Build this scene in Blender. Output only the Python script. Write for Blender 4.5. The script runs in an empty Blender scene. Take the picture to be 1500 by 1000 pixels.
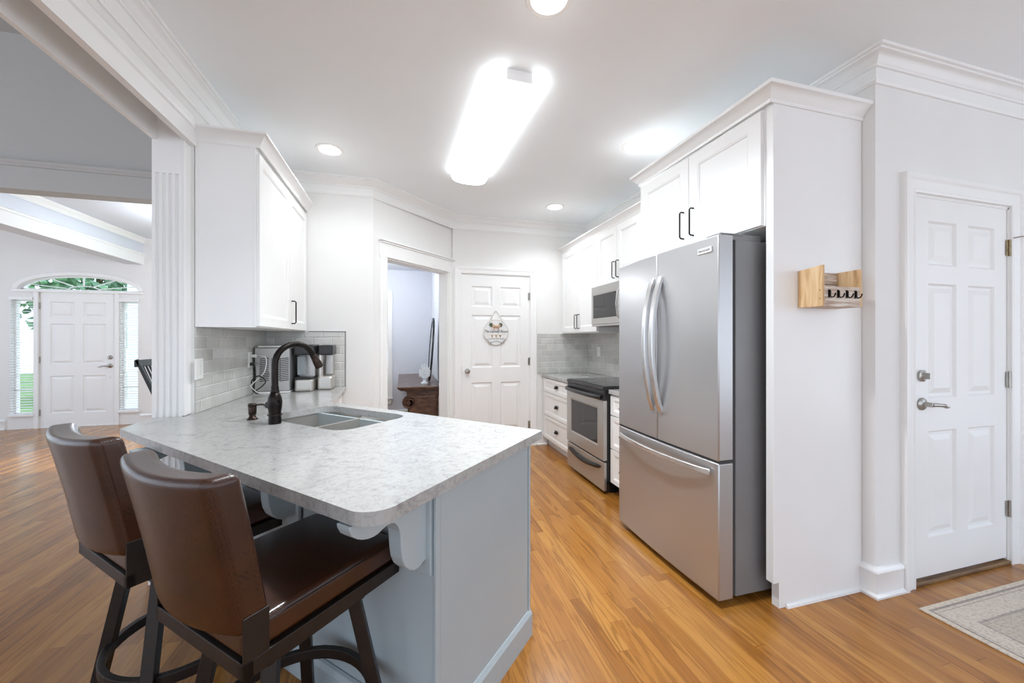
import bpy, bmesh, math, random
from mathutils import Vector, Matrix
random.seed(7)
R = math.radians
sc = bpy.context.scene
COL = sc.collection

# ------------------------------------------------------------ camera, world, light, exposure
cam = bpy.data.objects.new('camera', bpy.data.cameras.new('camera'))
COL.objects.link(cam)
cam.location = (0, 0, 1.30)
cam.rotation_euler = (R(90), 0, R(-15.63))
cam.data.sensor_width = 36.0
cam.data.lens = 573.0 / 1500.0 * 36.0
cam.data.shift_y = -2.0 / 1500.0
cam.data.clip_start = 0.05
sc.camera = cam
sc.view_settings.view_transform = 'Standard'
sc.view_settings.look = 'None'
sc.view_settings.gamma = 1.0
sc.view_settings.exposure = 1.92
sc.cycles.diffuse_bounces = 8; sc.cycles.max_bounces = 12; sc.cycles.glossy_bounces = 6

w = bpy.data.worlds.new('sky'); sc.world = w; w.use_nodes = True
nt = w.node_tree; bg = nt.nodes['Background']
tc = nt.nodes.new('ShaderNodeTexCoord'); sp = nt.nodes.new('ShaderNodeSeparateXYZ')
cr = nt.nodes.new('ShaderNodeValToRGB')
nt.links.new(tc.outputs['Generated'], sp.inputs[0]); nt.links.new(sp.outputs['Z'], cr.inputs[0])
cr.color_ramp.elements[0].position = 0.0; cr.color_ramp.elements[0].color = (0.76, 0.83, 0.94, 1)
cr.color_ramp.elements[1].position = 0.6; cr.color_ramp.elements[1].color = (0.62, 0.78, 1.0, 1)
nt.links.new(cr.outputs[0], bg.inputs[0]); bg.inputs[1].default_value = .62
LAMP = 1.05     # common factor on every lamp of the kitchen
sun = bpy.data.objects.new('sun', bpy.data.lights.new('sun', 'SUN')); COL.objects.link(sun)
sun.data.energy = .8; sun.data.angle = R(2); sun.rotation_euler = (R(48), 0, R(160))

# ------------------------------------------------------------ materials
def mat(name, col, rough=.5, metal=0., **k):
    m = bpy.data.materials.new(name); m.use_nodes = True
    b = m.node_tree.nodes['Principled BSDF']
    b.inputs['Base Color'].default_value = (*col, 1); b.inputs['Roughness'].default_value = rough
    b.inputs['Metallic'].default_value = metal
    for kk, v in k.items(): b.inputs[kk.replace('_', ' ')].default_value = v
    return m
def N(m, t, **k):
    n = m.node_tree.nodes.new('ShaderNode' + t)
    for a, v in k.items(): setattr(n, a, v)
    return n
def L(m, a, b): m.node_tree.links.new(a, b)
def bsdf(m): return m.node_tree.nodes['Principled BSDF']
def ramp(m, pts):
    n = N(m, 'ValToRGB'); e = n.color_ramp.elements
    while len(e) < len(pts): e.new(.5)
    for i, (p, c) in enumerate(pts):
        e[i].position = p; e[i].color = (*c, 1)
    return n
def coords(m, scale=(1, 1, 1), rot=(0, 0, 0), loc=(0, 0, 0)):
    t = N(m, 'TexCoord'); mp = N(m, 'Mapping')
    mp.inputs['Scale'].default_value = scale; mp.inputs['Rotation'].default_value = rot; mp.inputs['Location'].default_value = loc
    L(m, t.outputs['Object'], mp.inputs[0]); return mp.outputs[0]
def bump(m, h, strength=.2, dist=.002):
    b = N(m, 'Bump'); b.inputs['Strength'].default_value = strength; b.inputs['Distance'].default_value = dist
    L(m, h, b.inputs['Height']); L(m, b.outputs[0], bsdf(m).inputs['Normal'])
def noisy(name, col, rough=.5, metal=0., amt=.04, scale=6., sc3=(1, 1, 1), bstr=0., **k):
    m = mat(name, col, rough, metal, **k)
    n = N(m, 'TexNoise'); n.inputs['Scale'].default_value = scale; n.inputs['Detail'].default_value = 4
    L(m, coords(m, sc3), n.inputs['Vector'])
    r = ramp(m, [(.3, tuple(max(0, c * (1 - amt)) for c in col)), (.7, tuple(min(1, c * (1 + amt)) for c in col))])
    L(m, n.outputs['Fac'], r.inputs[0]); L(m, r.outputs[0], bsdf(m).inputs['Base Color'])
    if bstr: bump(m, n.outputs['Fac'], bstr, .001)
    return m

M = {}
M['wall'] = noisy('wall_paint', (.80, .795, .78), .75, amt=.012, scale=3)
M['ceil'] = noisy('ceiling_paint', (.88, .915, .935), .9, amt=.01, scale=2)
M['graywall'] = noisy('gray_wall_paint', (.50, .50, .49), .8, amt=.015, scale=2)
M['trim'] = noisy('white_trim_paint', (.86, .86, .85), .35, amt=.01, scale=4)
M['cab'] = noisy('white_cabinet_paint', (.86, .86, .85), .33, amt=.01, scale=4)
M['bluecab'] = noisy('pale_blue_gray_paint', (.42, .485, .51), .38, amt=.02, scale=4)
M['bronze'] = noisy('oil_rubbed_bronze', (.020, .016, .014), .32, .85, amt=.3, scale=30)
M['bronze2'] = noisy('worn_bronze', (.05, .034, .028), .3, .85, amt=.5, scale=45)
M['nickel'] = noisy('satin_nickel', (.42, .40, .37), .28, 1., amt=.1, scale=20)
M['brass'] = noisy('aged_brass', (.32, .25, .15), .35, 1., amt=.3, scale=60)
M['black'] = noisy('black_plastic', (.015, .015, .016), .3, amt=.2, scale=30)
M['blackglass'] = mat('black_glass', (.03, .03, .032), .06)
M['blackmetal'] = noisy('dark_brown_metal', (.022, .016, .013), .42, .4, amt=.2, scale=25)
M['plate'] = noisy('white_plastic', (.82, .82, .80), .4, amt=.01)
M['cord'] = noisy('white_cord', (.75, .75, .74), .5, amt=.02)
M['darkroom'] = noisy('dark_mirror_frame', (.02, .025, .035), .25, amt=.2)
M['sidewall'] = noisy('pale_blue_wall_paint', (.70, .73, .79), .8, amt=.012, scale=2)
M['crystal'] = noisy('white_ceramic', (.75, .80, .84), .15, amt=.12, scale=25)
M['gray'] = noisy('gray_steel_paint', (.22, .22, .225), .42, .3, amt=.03)
M['foam'] = noisy('gray_gasket', (.05, .05, .05), .7)
M['lens'] = mat('lamp_diffuser', (.9, .9, .88), .5)
bsdf(M['lens']).inputs['Emission Color'].default_value = (.90, .955, 1, 1)
bsdf(M['lens']).inputs['Emission Strength'].default_value = 1.35 * LAMP
M['bulb'] = mat('lamp_bulb', (.9, .9, .88), .5)
bsdf(M['bulb']).inputs['Emission Color'].default_value = (.95, .97, 1, 1)
bsdf(M['bulb']).inputs['Emission Strength'].default_value = 6.0 * LAMP
g = mat('window_glass', (.95, 1, 1), .02); bsdf(g).inputs['Transmission Weight'].default_value = 1.0; bsdf(g).inputs['IOR'].default_value = 1.02
M['glass'] = g
g = mat('smoked_plastic', (.55, .60, .62), .08); bsdf(g).inputs['Transmission Weight'].default_value = .55; bsdf(g).inputs['IOR'].default_value = 1.2
M['tank'] = g

def steel(name, col, rough, sc3, an=.0, bs=.06):
    m = mat(name, col, rough, 1.0)
    n = N(m, 'TexNoise'); n.inputs['Scale'].default_value = 1.0; n.inputs['Detail'].default_value = 3
    L(m, coords(m, sc3), n.inputs['Vector'])
    r = N(m, 'MapRange'); r.inputs['To Min'].default_value = rough - .05; r.inputs['To Max'].default_value = rough + .06
    L(m, n.outputs['Fac'], r.inputs[0]); L(m, r.outputs[0], bsdf(m).inputs['Roughness'])
    if bs: bump(m, n.outputs['Fac'], bs, .0006)
    if an:
        bsdf(m).inputs['Anisotropic'].default_value = an
    bsdf(m).inputs['Metallic'].default_value = .78
    return m
M['steel'] = steel('brushed_stainless_steel', (.50, .50, .505), .30, (3, 3, 700))
M['steelv'] = steel('brushed_stainless_handles', (.62, .62, .62), .22, (400, 400, 6), 0, 0)
M['steel2'] = steel('brushed_stainless_oven', (.50, .49, .47), .33, (3, 3, 600))
M['sink'] = steel('satin_sink_steel', (.60, .57, .53), .30, (6, 6, 60), 0, 0)

def wood_floor():
    m = mat('oak_strip_floor', (.5, .3, .12), .3)
    W = .0575
    tcn = N(m, 'TexCoord'); sx = N(m, 'SeparateXYZ'); L(m, tcn.outputs['Object'], sx.inputs[0])
    def mth(op, a, b=None, c=None):
        n = N(m, 'Math', operation=op)
        for i, v in enumerate((a, b, c)):
            if v is None: continue
            if isinstance(v, (int, float)): n.inputs[i].default_value = v
            else: L(m, v, n.inputs[i])
        return n.outputs[0]
    u = mth('DIVIDE', sx.outputs['X'], W); col = mth('FLOOR', u); fu = mth('FRACT', u)
    wn = N(m, 'TexWhiteNoise', noise_dimensions='1D'); L(m, col, wn.inputs['W'])
    v = mth('ADD', mth('DIVIDE', sx.outputs['Y'], 1.05), mth('MULTIPLY', wn.outputs['Value'], 17.3))
    row = mth('FLOOR', v); fv = mth('FRACT', v)
    cmb = N(m, 'CombineXYZ'); L(m, col, cmb.inputs[0]); L(m, row, cmb.inputs[1])
    w2 = N(m, 'TexWhiteNoise', noise_dimensions='2D'); L(m, cmb.outputs[0], w2.inputs['Vector'])
    # grain coordinates, shifted for every board
    gx = mth('MULTIPLY', sx.outputs['X'], 17.0); gy = mth('MULTIPLY', sx.outputs['Y'], 1.15)
    gc = N(m, 'CombineXYZ'); L(m, gx, gc.inputs[0]); L(m, gy, gc.inputs[1]); L(m, mth('MULTIPLY', w2.outputs['Value'], 60.0), gc.inputs[2])
    n1 = N(m, 'TexNoise'); n1.inputs['Scale'].default_value = 1.0; n1.inputs['Detail'].default_value = 5; n1.inputs['Distortion'].default_value = .6
    L(m, gc.outputs[0], n1.inputs['Vector'])
    rings = mth('SINE', mth('MULTIPLY', n1.outputs['Fac'], 40.0))
    rr = ramp(m, [(.0, (.0, .0, .0)), (.55, (.25, .25, .25)), (.9, (1, 1, 1))]); L(m, mth('MULTIPLY_ADD', rings, .5, .5), rr.inputs[0])
    n2 = N(m, 'TexNoise'); n2.inputs['Scale'].default_value = 1.0; n2.inputs['Detail'].default_value = 4
    mp = coords(m, (260, 9, 1)); L(m, mp, n2.inputs['Vector'])
    base = ramp(m, [(0, (.30, .116, .020)), (.35, (.36, .148, .027)), (.7, (.41, .175, .034)), (1, (.46, .212, .047))])
    L(m, w2.outputs['Value'], base.inputs[0])
    mx = N(m, 'Mix', data_type='RGBA', blend_type='MULTIPLY'); L(m, base.outputs[0], mx.inputs[6]); mx.inputs[7].default_value = (.30, .22, .15, 1)
    gf = mth('MULTIPLY', rr.outputs[0], mth('MULTIPLY_ADD', wn.outputs['Value'], .35, .18)); L(m, gf, mx.inputs[0])
    mx2 = N(m, 'Mix', data_type='RGBA', blend_type='MULTIPLY'); L(m, mx.outputs[2], mx2.inputs[6]); mx2.inputs[7].default_value = (.70, .62, .52, 1)
    r2 = ramp(m, [(.45, (0, 0, 0)), (.7, (1, 1, 1))]); L(m, n2.outputs['Fac'], r2.inputs[0]); L(m, mth('MULTIPLY', r2.outputs[0], .30), mx2.inputs[0])
    # seams between boards
    e1 = mth('LESS_THAN', fu, .022); e2 = mth('LESS_THAN', fv, .0022); e = mth('MAXIMUM', e1, e2)
    mx3 = N(m, 'Mix', data_type='RGBA', blend_type='MULTIPLY'); L(m, mx2.outputs[2], mx3.inputs[6]); mx3.inputs[7].default_value = (.45, .36, .28, 1); L(m, mth('MULTIPLY', e, .8), mx3.inputs[0])
    L(m, mx3.outputs[2], bsdf(m).inputs['Base Color'])
    bsdf(m).inputs['Roughness'].default_value = .22
    bump(m, mth('ADD', mth('MULTIPLY', n1.outputs['Fac'], .5), mth('MULTIPLY', e, -1.0)), .12, .001)
    return m
M['floor'] = wood_floor()

def quartz():
    m = mat('white_veined_quartz', (.8, .8, .8), .14)
    c = coords(m)
    a = N(m, 'TexNoise'); a.inputs['Scale'].default_value = 11; a.inputs['Detail'].default_value = 9; a.inputs['Roughness'].default_value = .72; a.inputs['Distortion'].default_value = 1.6
    b = N(m, 'TexNoise'); b.inputs['Scale'].default_value = 60; b.inputs['Detail'].default_value = 6; b.inputs['Roughness'].default_value = .7; b.inputs['Distortion'].default_value = .8
    L(m, c, a.inputs['Vector']); L(m, c, b.inputs['Vector'])
    ra = ramp(m, [(.30, (.52, .52, .53)), (.42, (.74, .74, .74)), (.50, (.83, .83, .82)), (1, (.86, .86, .85))]); L(m, a.outputs['Fac'], ra.inputs[0])
    rb = ramp(m, [(.33, (.66, .655, .65)), (.45, (.93, .93, .93)), (.53, (1, 1, 1))]); L(m, b.outputs['Fac'], rb.inputs[0])
    mx = N(m, 'Mix', data_type='RGBA', blend_type='MULTIPLY'); mx.inputs[0].default_value = .75
    L(m, ra.outputs[0], mx.inputs[6]); L(m, rb.outputs[0], mx.inputs[7])
    m5 = N(m, 'Mix', data_type='RGBA', blend_type='MULTIPLY'); m5.inputs[0].default_value = 1; m5.inputs[7].default_value = (.53, .53, .52, 1); L(m, mx.outputs[2], m5.inputs[6]); L(m, m5.outputs[2], bsdf(m).inputs['Base Color'])
    return m
M['quartz'] = quartz()

def subway(name, axis):
    m = mat(name, (.6, .6, .58), .12)
    t = N(m, 'TexCoord'); s = N(m, 'SeparateXYZ'); L(m, t.outputs['Object'], s.inputs[0])
    c = N(m, 'CombineXYZ'); L(m, s.outputs[axis], c.inputs[0]); L(m, s.outputs['Z'], c.inputs[1])
    b = N(m, 'TexBrick'); b.offset = .5
    b.inputs['Scale'].default_value = 1.0; b.inputs['Brick Width'].default_value = .152; b.inputs['Row Height'].default_value = .0735
    b.inputs['Mortar Size'].default_value = .0022; b.inputs['Mortar Smooth'].default_value = .0; b.inputs['Bias'].default_value = -.2
    b.inputs['Color1'].default_value = (.57, .565, .535, 1); b.inputs['Color2'].default_value = (.67, .665, .635, 1); b.inputs['Mortar'].default_value = (.80, .80, .78, 1)
    L(m, c.outputs[0], b.inputs['Vector'])
    n = N(m, 'TexNoise'); n.inputs['Scale'].default_value = 9; n.inputs['Detail'].default_value = 5; L(m, t.outputs['Object'], n.inputs['Vector'])
    mx = N(m, 'Mix', data_type='RGBA', blend_type='MULTIPLY'); mx.inputs[0].default_value = .35
    r = ramp(m, [(.35, (.72, .72, .71)), (.65, (1, 1, 1))]); L(m, n.outputs['Fac'], r.inputs[0])
    L(m, b.outputs['Color'], mx.inputs[6]); L(m, r.outputs[0], mx.inputs[7]); L(m, mx.outputs[2], bsdf(m).inputs['Base Color'])
    b2 = N(m, 'TexBrick'); b2.offset = .5
    for k in ('Scale', 'Brick Width', 'Row Height'): b2.inputs[k].default_value = b.inputs[k].default_value
    b2.inputs['Mortar Size'].default_value = .007; b2.inputs['Mortar Smooth'].default_value = 1.0; L(m, c.outputs[0], b2.inputs['Vector'])
    inv = N(m, 'Math', operation='SUBTRACT'); inv.inputs[0].default_value = 1.0; L(m, b2.outputs['Fac'], inv.inputs[1])
    bump(m, inv.outputs[0], .8, .003)
    return m
M['tileX'] = subway('gray_subway_tile_across', 'X')
M['tileY'] = subway('gray_subway_tile_along', 'Y')

def leather():
    m = mat('brown_embossed_leather', (.10, .04, .02), .28)
    t = N(m, 'TexCoord'); sp_ = N(m, 'SeparateXYZ'); L(m, t.outputs['Object'], sp_.inputs[0])
    ad = N(m, 'Math', operation='ADD'); L(m, sp_.outputs['Y'], ad.inputs[0]); L(m, sp_.outputs['Z'], ad.inputs[1])
    cb = N(m, 'CombineXYZ'); L(m, sp_.outputs['X'], cb.inputs[0]); L(m, ad.outputs[0], cb.inputs[1])
    nz = N(m, 'TexNoise'); nz.inputs['Scale'].default_value = 30; L(m, t.outputs['Object'], nz.inputs['Vector'])
    vm = N(m, 'VectorMath', operation='MULTIPLY_ADD'); L(m, nz.outputs['Color'], vm.inputs[0]); vm.inputs[1].default_value = (.004, .004, 0); L(m, cb.outputs[0], vm.inputs[2])
    b = N(m, 'TexBrick'); b.inputs['Scale'].default_value = 1; b.inputs['Brick Width'].default_value = .0085; b.inputs['Row Height'].default_value = .0065
    b.inputs['Mortar Size'].default_value = .0009; b.inputs['Mortar Smooth'].default_value = 1.0; L(m, vm.outputs[0], b.inputs['Vector'])
    n = N(m, 'TexNoise'); n.inputs['Scale'].default_value = 5; n.inputs['Detail'].default_value = 3; L(m, t.outputs['Object'], n.inputs['Vector'])
    r = ramp(m, [(.3, (.022, .0065, .003)), (.7, (.055, .017, .006))]); L(m, n.outputs['Fac'], r.inputs[0])
    mx = N(m, 'Mix', data_type='RGBA', blend_type='MULTIPLY'); mx.inputs[7].default_value = (.45, .38, .35, 1)
    L(m, b.outputs['Fac'], mx.inputs[0]); L(m, r.outputs[0], mx.inputs[6]); L(m, mx.outputs[2], bsdf(m).inputs['Base Color'])
    iv = N(m, 'Math', operation='SUBTRACT'); iv.inputs[0].default_value = 1; L(m, b.outputs['Fac'], iv.inputs[1]); bump(m, iv.outputs[0], .25, .0008)
    bsdf(m).inputs['Coat Weight'].default_value = .22; bsdf(m).inputs['Coat Roughness'].default_value = .18
    return m
M['leather'] = leather()
M['stitch'] = noisy('dark_seam_thread', (.02, .01, .008), .6)

def plankwood(name, pal, sc3, rough=.6):
    m = mat(name, pal[1], rough)
    n = N(m, 'TexNoise'); n.inputs['Scale'].default_value = 1; n.inputs['Detail'].default_value = 6; n.inputs['Distortion'].default_value = .7
    L(m, coords(m, sc3), n.inputs['Vector'])
    r = ramp(m, [(.28, pal[0]), (.48, pal[1]), (.68, pal[2])]); L(m, n.outputs['Fac'], r.inputs[0]); L(m, r.outputs[0], bsdf(m).inputs['Base Color'])
    bump(m, n.outputs['Fac'], .3, .001); return m
M['honey'] = plankwood('honey_brown_wood', [(.38, .20, .08), (.62, .40, .20), (.74, .54, .32)], (40, 40, 5))
M['white_wash'] = plankwood('whitewashed_wood', [(.28, .17, .11), (.55, .43, .34), (.74, .68, .60)], (7, 60, 70))
M['walnut'] = plankwood('dark_carved_walnut', [(.035, .015, .01), (.09, .04, .022), (.16, .08, .045)], (10, 10, 30), .3)
M['threshold'] = plankwood('dark_oak_threshold', [(.10, .05, .02), (.18, .10, .045), (.24, .14, .06)], (5, 60, 60), .4)

def rugmat(x0, x1, y0, y1):
    m = mat('faded_gray_beige_rug', (.45, .40, .36), .95)
    t = N(m, 'TexCoord'); s = N(m, 'SeparateXYZ'); L(m, t.outputs['Object'], s.inputs[0])
    def mth(op, a, b=None):
        n = N(m, 'Math', operation=op)
        for i, v in enumerate((a, b)):
            if v is None: continue
            if isinstance(v, (int, float)): n.inputs[i].default_value = v
            else: L(m, v, n.inputs[i])
        return n.outputs[0]
    dx = mth('MINIMUM', mth('SUBTRACT', s.outputs['X'], x0), mth('SUBTRACT', x1, s.outputs['X']))
    dy = mth('MINIMUM', mth('SUBTRACT', s.outputs['Y'], y0), mth('SUBTRACT', y1, s.outputs['Y']))
    d = mth('MINIMUM', dx, dy)
    band = ramp(m, [(0, (.66, .58, .48))] + [(p, c) for p, c in ((.020, (.34, .30, .28)), (.034, (.60, .53, .45)), (.044, (.40, .35, .33)), (.048, (.62, .55, .48)), (.135, (.38, .34, .31)), (.145, (.52, .46, .39)))])
    band.color_ramp.interpolation = 'CONSTANT'; L(m, d, band.inputs[0])
    n = N(m, 'TexNoise'); n.inputs['Scale'].default_value = 1; n.inputs['Detail'].default_value = 8; n.inputs['Roughness'].default_value = .75
    L(m, coords(m, (45, 110, 1)), n.inputs['Vector'])
    v = N(m, 'TexVoronoi'); v.inputs['Scale'].default_value = 48; L(m, t.outputs['Object'], v.inputs['Vector'])
    r = ramp(m, [(.36, (.55, .52, .52)), (.50, (.95, .94, .93)), (.7, (1, 1, 1))]); L(m, n.outputs['Fac'], r.inputs[0])
    rv = ramp(m, [(.1, (.72, .70, .70)), (.45, (1, 1, 1))]); L(m, v.outputs['Distance'], rv.inputs[0])
    m1 = N(m, 'Mix', data_type='RGBA', blend_type='MULTIPLY'); m1.inputs[0].default_value = .8; L(m, band.outputs[0], m1.inputs[6]); L(m, r.outputs[0], m1.inputs[7])
    m2 = N(m, 'Mix', data_type='RGBA', blend_type='MULTIPLY'); m2.inputs[0].default_value = .7; L(m, m1.outputs[2], m2.inputs[6]); L(m, rv.outputs[0], m2.inputs[7])
    L(m, m2.outputs[2], bsdf(m).inputs['Base Color']); bump(m, n.outputs['Fac'], .4, .002)
    return m
M['leaf'] = noisy('green_leaves', (.20, .34, .20), .6, amt=.6, scale=3)
M['bark'] = noisy('tree_bark', (.12, .08, .05), .9, amt=.3, scale=8)
M['grass'] = noisy('lawn_grass', (.12, .22, .06), .9, amt=.3, scale=2)
M['concrete'] = noisy('pale_concrete', (.62, .60, .57), .9, amt=.05, scale=5)
M['ink'] = mat('black_lettering', (.03, .03, .03), .6)
M['logo'] = mat('gray_badge_lettering', (.12, .12, .13), .4)
M['badge'] = noisy('silver_badge', (.75, .75, .75), .3, .6)
M['signwood'] = noisy('whitewashed_round_sign', (.76, .76, .75), .7, amt=.04, scale=(14))
M['bow'] = noisy('tan_ribbon', (.62, .42, .28), .8, amt=.15, scale=60)
M['bowleaf'] = noisy('olive_leaf', (.10, .12, .07), .8)
M['rope'] = noisy('pale_twine', (.55, .50, .42), .9)
M['orange'] = noisy('tan_paint_marks', (.62, .36, .16), .8)

# ------------------------------------------------------------ mesh helpers
class MB:
    def __init__(s): s.bm = bmesh.new()
    def box(s, x0, x1, y0, y1, z0, z1):
        b = s.bm; v = [b.verts.new((x, y, z)) for x in (x0, x1) for y in (y0, y1) for z in (z0, z1)]
        for f in ((0, 1, 3, 2), (4, 6, 7, 5), (0, 4, 5, 1), (2, 3, 7, 6), (0, 2, 6, 4), (1, 5, 7, 3)): b.faces.new([v[i] for i in f])
        return s
    def obox(s, c, ax, ay, az, hx, hy, hz):
        b = s.bm; c = Vector(c); ax, ay, az = (Vector(a).normalized() for a in (ax, ay, az))
        v = [b.verts.new(c + ax * (i * hx) + ay * (j * hy) + az * (k * hz)) for i in (-1, 1) for j in (-1, 1) for k in (-1, 1)]
        for f in ((0, 1, 3, 2), (4, 6, 7, 5), (0, 4, 5, 1), (2, 3, 7, 6), (0, 2, 6, 4), (1, 5, 7, 3)): b.faces.new([v[i] for i in f])
        return s
    def bar(s, p0, p1, wx, wy, ref=(0, 0, 1)):
        p0, p1 = Vector(p0), Vector(p1); d = p1 - p0; a = d.normalized(); r = Vector(ref)
        if abs(a.dot(r)) > .95: r = Vector((1, 0, 0))
        x = a.cross(r).normalized(); y = x.cross(a).normalized()
        return s.obox((p0 + p1) / 2, x, y, a, wx / 2, wy / 2, d.length / 2)
    def loops(s, rings, closed_ring=True, cap=True, wrap=False):
        b = s.bm; R_ = [[b.verts.new(p) for p in r] for r in rings]; n = len(R_[0])
        pairs = list(zip(R_, R_[1:])) + ([(R_[-1], R_[0])] if wrap else [])
        for A, B in pairs:
            for i in range(n if closed_ring else n - 1):
                j = (i + 1) % n
                try: b.faces.new((A[i], A[j], B[j], B[i]))
                except ValueError: pass
        if cap and closed_ring and not wrap:
            try: b.faces.new(list(reversed(R_[0]))); b.faces.new(R_[-1])
            except ValueError: pass
        return s
    def tube(s, pts, r, n=10, cap=True, flat=1.0, wrap=False, up=(0, 0, 1)):
        pts = [Vector(p) for p in pts]; rings = []; m = len(pts); px = None
        for i, p in enumerate(pts):
            a = pts[(i - 1) % m] if (wrap or i) else pts[0]; c = pts[(i + 1) % m] if (wrap or i < m - 1) else pts[-1]
            t = (c - a).normalized(); u = Vector(up) if px is None else px
            x = (u - t * u.dot(t))
            if x.length < 1e-4: x = t.orthogonal()
            x.normalize(); px = x; y = t.cross(x)
            rr = r[i] if isinstance(r, (list, tuple)) else r
            rings.append([p + x * (math.cos(2 * math.pi * k / n) * rr * flat) + y * (math.sin(2 * math.pi * k / n) * rr) for k in range(n)])
        return s.loops(rings, True, cap, wrap)
    def lathe(s, prof, c=(0, 0, 0), n=28, axis='z'):
        rings = []
        for r, z in prof:
            ring = []
            for k in range(n):
                a = 2 * math.pi * k / n; x, y = math.cos(a) * r, math.sin(a) * r
                p = {'z': (x, y, z), 'y': (x, -z, y), 'x': (z, x, y)}[axis]
                ring.append((p[0] + c[0], p[1] + c[1], p[2] + c[2]))
            rings.append(ring)
        return s.loops(rings)
    def prism(s, poly, f0, f1):
        """poly: 2D points; f0/f1 map a 2D point to the two end faces"""
        return s.loops([[f0(*p) for p in poly], [f1(*p) for p in poly]])
    def sweep(s, path, prof, fmap, closed=False, side=1):
        """path: 2D points; prof: (out, h) pairs; mitred sweep. fmap(x, y, h) -> 3D"""
        P = [Vector(p) for p in path]; n = len(P); rings = []
        for i in range(n):
            ds = []
            if closed or i: ds.append((P[i] - P[i - 1]).normalized())
            if closed or i < n - 1: ds.append((P[(i + 1) % n] - P[i]).normalized())
            ns = [Vector((d.y, -d.x)) * side for d in ds]
            nn = sum(ns, Vector((0, 0))); nn.normalize(); k = 1 / max(.3, nn.dot(ns[0]))
            rings.append([fmap(P[i].x + nn.x * k * o, P[i].y + nn.y * k * o, h) for o, h in prof])
        return s.loops(rings, True, True, closed)
    def rbox(s, sx, sy, sz, r, n=14, fn=None, c=(0, 0, 0)):
        """soft box: rounded by radius r, fn deforms each point"""
        b = s.bm; h = Vector((sx / 2, sy / 2, sz / 2)); r = min(r, *h) - 1e-5
        def ts(hh):
            core = hh - r; out = [-hh + r * (1 - math.cos(a)) if False else -hh for a in ()]
            q = [i / 4 for i in range(5)]
            lo = [-hh + r * t for t in q[:-1]]; mid = [-core + 2 * core * i / n for i in range(n + 1)]; hi = [hh - r * t for t in reversed(q[:-1])]
            return lo + mid + hi
        T = [ts(v) for v in h]; cache = {}
        def vert(i, j, k):
            key = (i, j, k)
            if key not in cache:
                p = Vector((T[0][i], T[1][j], T[2][k])); q = Vector([max(-(h[a] - r), min(h[a] - r, p[a])) for a in range(3)])
                d = p - q
                if d.length > 1e-9:
                    m = max(abs(x) for x in d); e = Vector([math.tan(x / r * math.pi / 4) for x in d]); p = q + e.normalized() * r
                if fn: p = Vector(fn(p))
                cache[key] = b.verts.new(p + Vector(c))
            return cache[key]
        nn = [len(t) - 1 for t in T]
        for a in range(3):
            u, v = [(1, 2), (2, 0), (0, 1)][a]
            for e in (0, nn[a]):
                for i in range(nn[u]):
                    for j in range(nn[v]):
                        q = []
                        for di, dj in ((0, 0), (1, 0), (1, 1), (0, 1)):
                            idx = [0, 0, 0]; idx[a] = e; idx[u] = i + di; idx[v] = j + dj; q.append(vert(*idx))
                        if e == 0: q.reverse()
                        b.faces.new(q)
        return s
    def plate(s, outer, holes, f0, f1):
        """flat plate with holes: 2D loops mapped to two faces"""
        b = s.bm; L2 = []
        for f in (f0, f1):
            es = []; loops = []
            for lp in [outer] + holes:
                vs = [b.verts.new(f(*p)) for p in lp]; loops.append(vs)
                es += [b.edges.new((vs[i], vs[(i + 1) % len(vs)])) for i in range(len(vs))]
            bmesh.ops.triangle_fill(b, edges=es, use_beauty=True, use_dissolve=False); L2.append(loops)
        for A, B in zip(*L2):
            for i in range(len(A)):
                j = (i + 1) % len(A); b.faces.new((A[i], A[j], B[j], B[i]))
        return s
    def door(s, x0, x1, z0, z1, y, t, panels, prof):
        """slab whose front (towards -y) carries sunk panels; prof: (inset, depth) rings"""
        b = s.bm; xs = sorted({x0, x1, *[p[0] for p in panels], *[p[1] for p in panels]}); zs = sorted({z0, z1, *[p[2] for p in panels], *[p[3] for p in panels]})
        V = {}
        def v(x, z, yy):
            k = (round(x, 5), round(z, 5), round(yy, 5))
            if k not in V: V[k] = b.verts.new((x, yy, z))
            return V[k]
        for i in range(len(xs) - 1):
            for j in range(len(zs) - 1):
                cx, cz = (xs[i] + xs[i + 1]) / 2, (zs[j] + zs[j + 1]) / 2
                if any(p[0] < cx < p[1] and p[2] < cz < p[3] for p in panels): continue
                b.faces.new((v(xs[i], zs[j], y), v(xs[i + 1], zs[j], y), v(xs[i + 1], zs[j + 1], y), v(xs[i], zs[j + 1], y)))
        for p in panels:
            # outer ring has to follow the grid vertices on the rim
            xr = [x for x in xs if p[0] <= x <= p[1]]; zr = [z for z in zs if p[2] <= z <= p[3]]
            rim = [(x, p[2]) for x in xr] + [(p[1], z) for z in zr[1:]] + [(x, p[3]) for x in reversed(xr[:-1])] + [(p[0], z) for z in reversed(zr[1:-1])]
            prev = [v(x, z, y) for x, z in rim]; cx, cz, hx, hz = (p[0] + p[1]) / 2, (p[2] + p[3]) / 2, (p[1] - p[0]) / 2, (p[3] - p[2]) / 2
            for ins, dep in prof:
                cur = [b.verts.new((cx + (x - cx) * (hx - ins) / hx, y + dep, cz + (z - cz) * (hz - ins) / hz)) for x, z in rim]
                for i in range(len(rim)):
                    j = (i + 1) % len(rim); b.faces.new((prev[i], prev[j], cur[j], cur[i]))
                prev = cur
            b.faces.new(prev)
        bk = [b.verts.new((x, y + t, z)) for x, z in ((x0, z0), (x1, z0), (x1, z1), (x0, z1))]
        b.faces.new(list(reversed(bk)))
        side = [[v(x, z0, y) for x in xs], [v(x1, z, y) for z in zs], [v(x, z1, y) for x in reversed(xs)], [v(x0, z, y) for z in reversed(zs)]]
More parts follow.
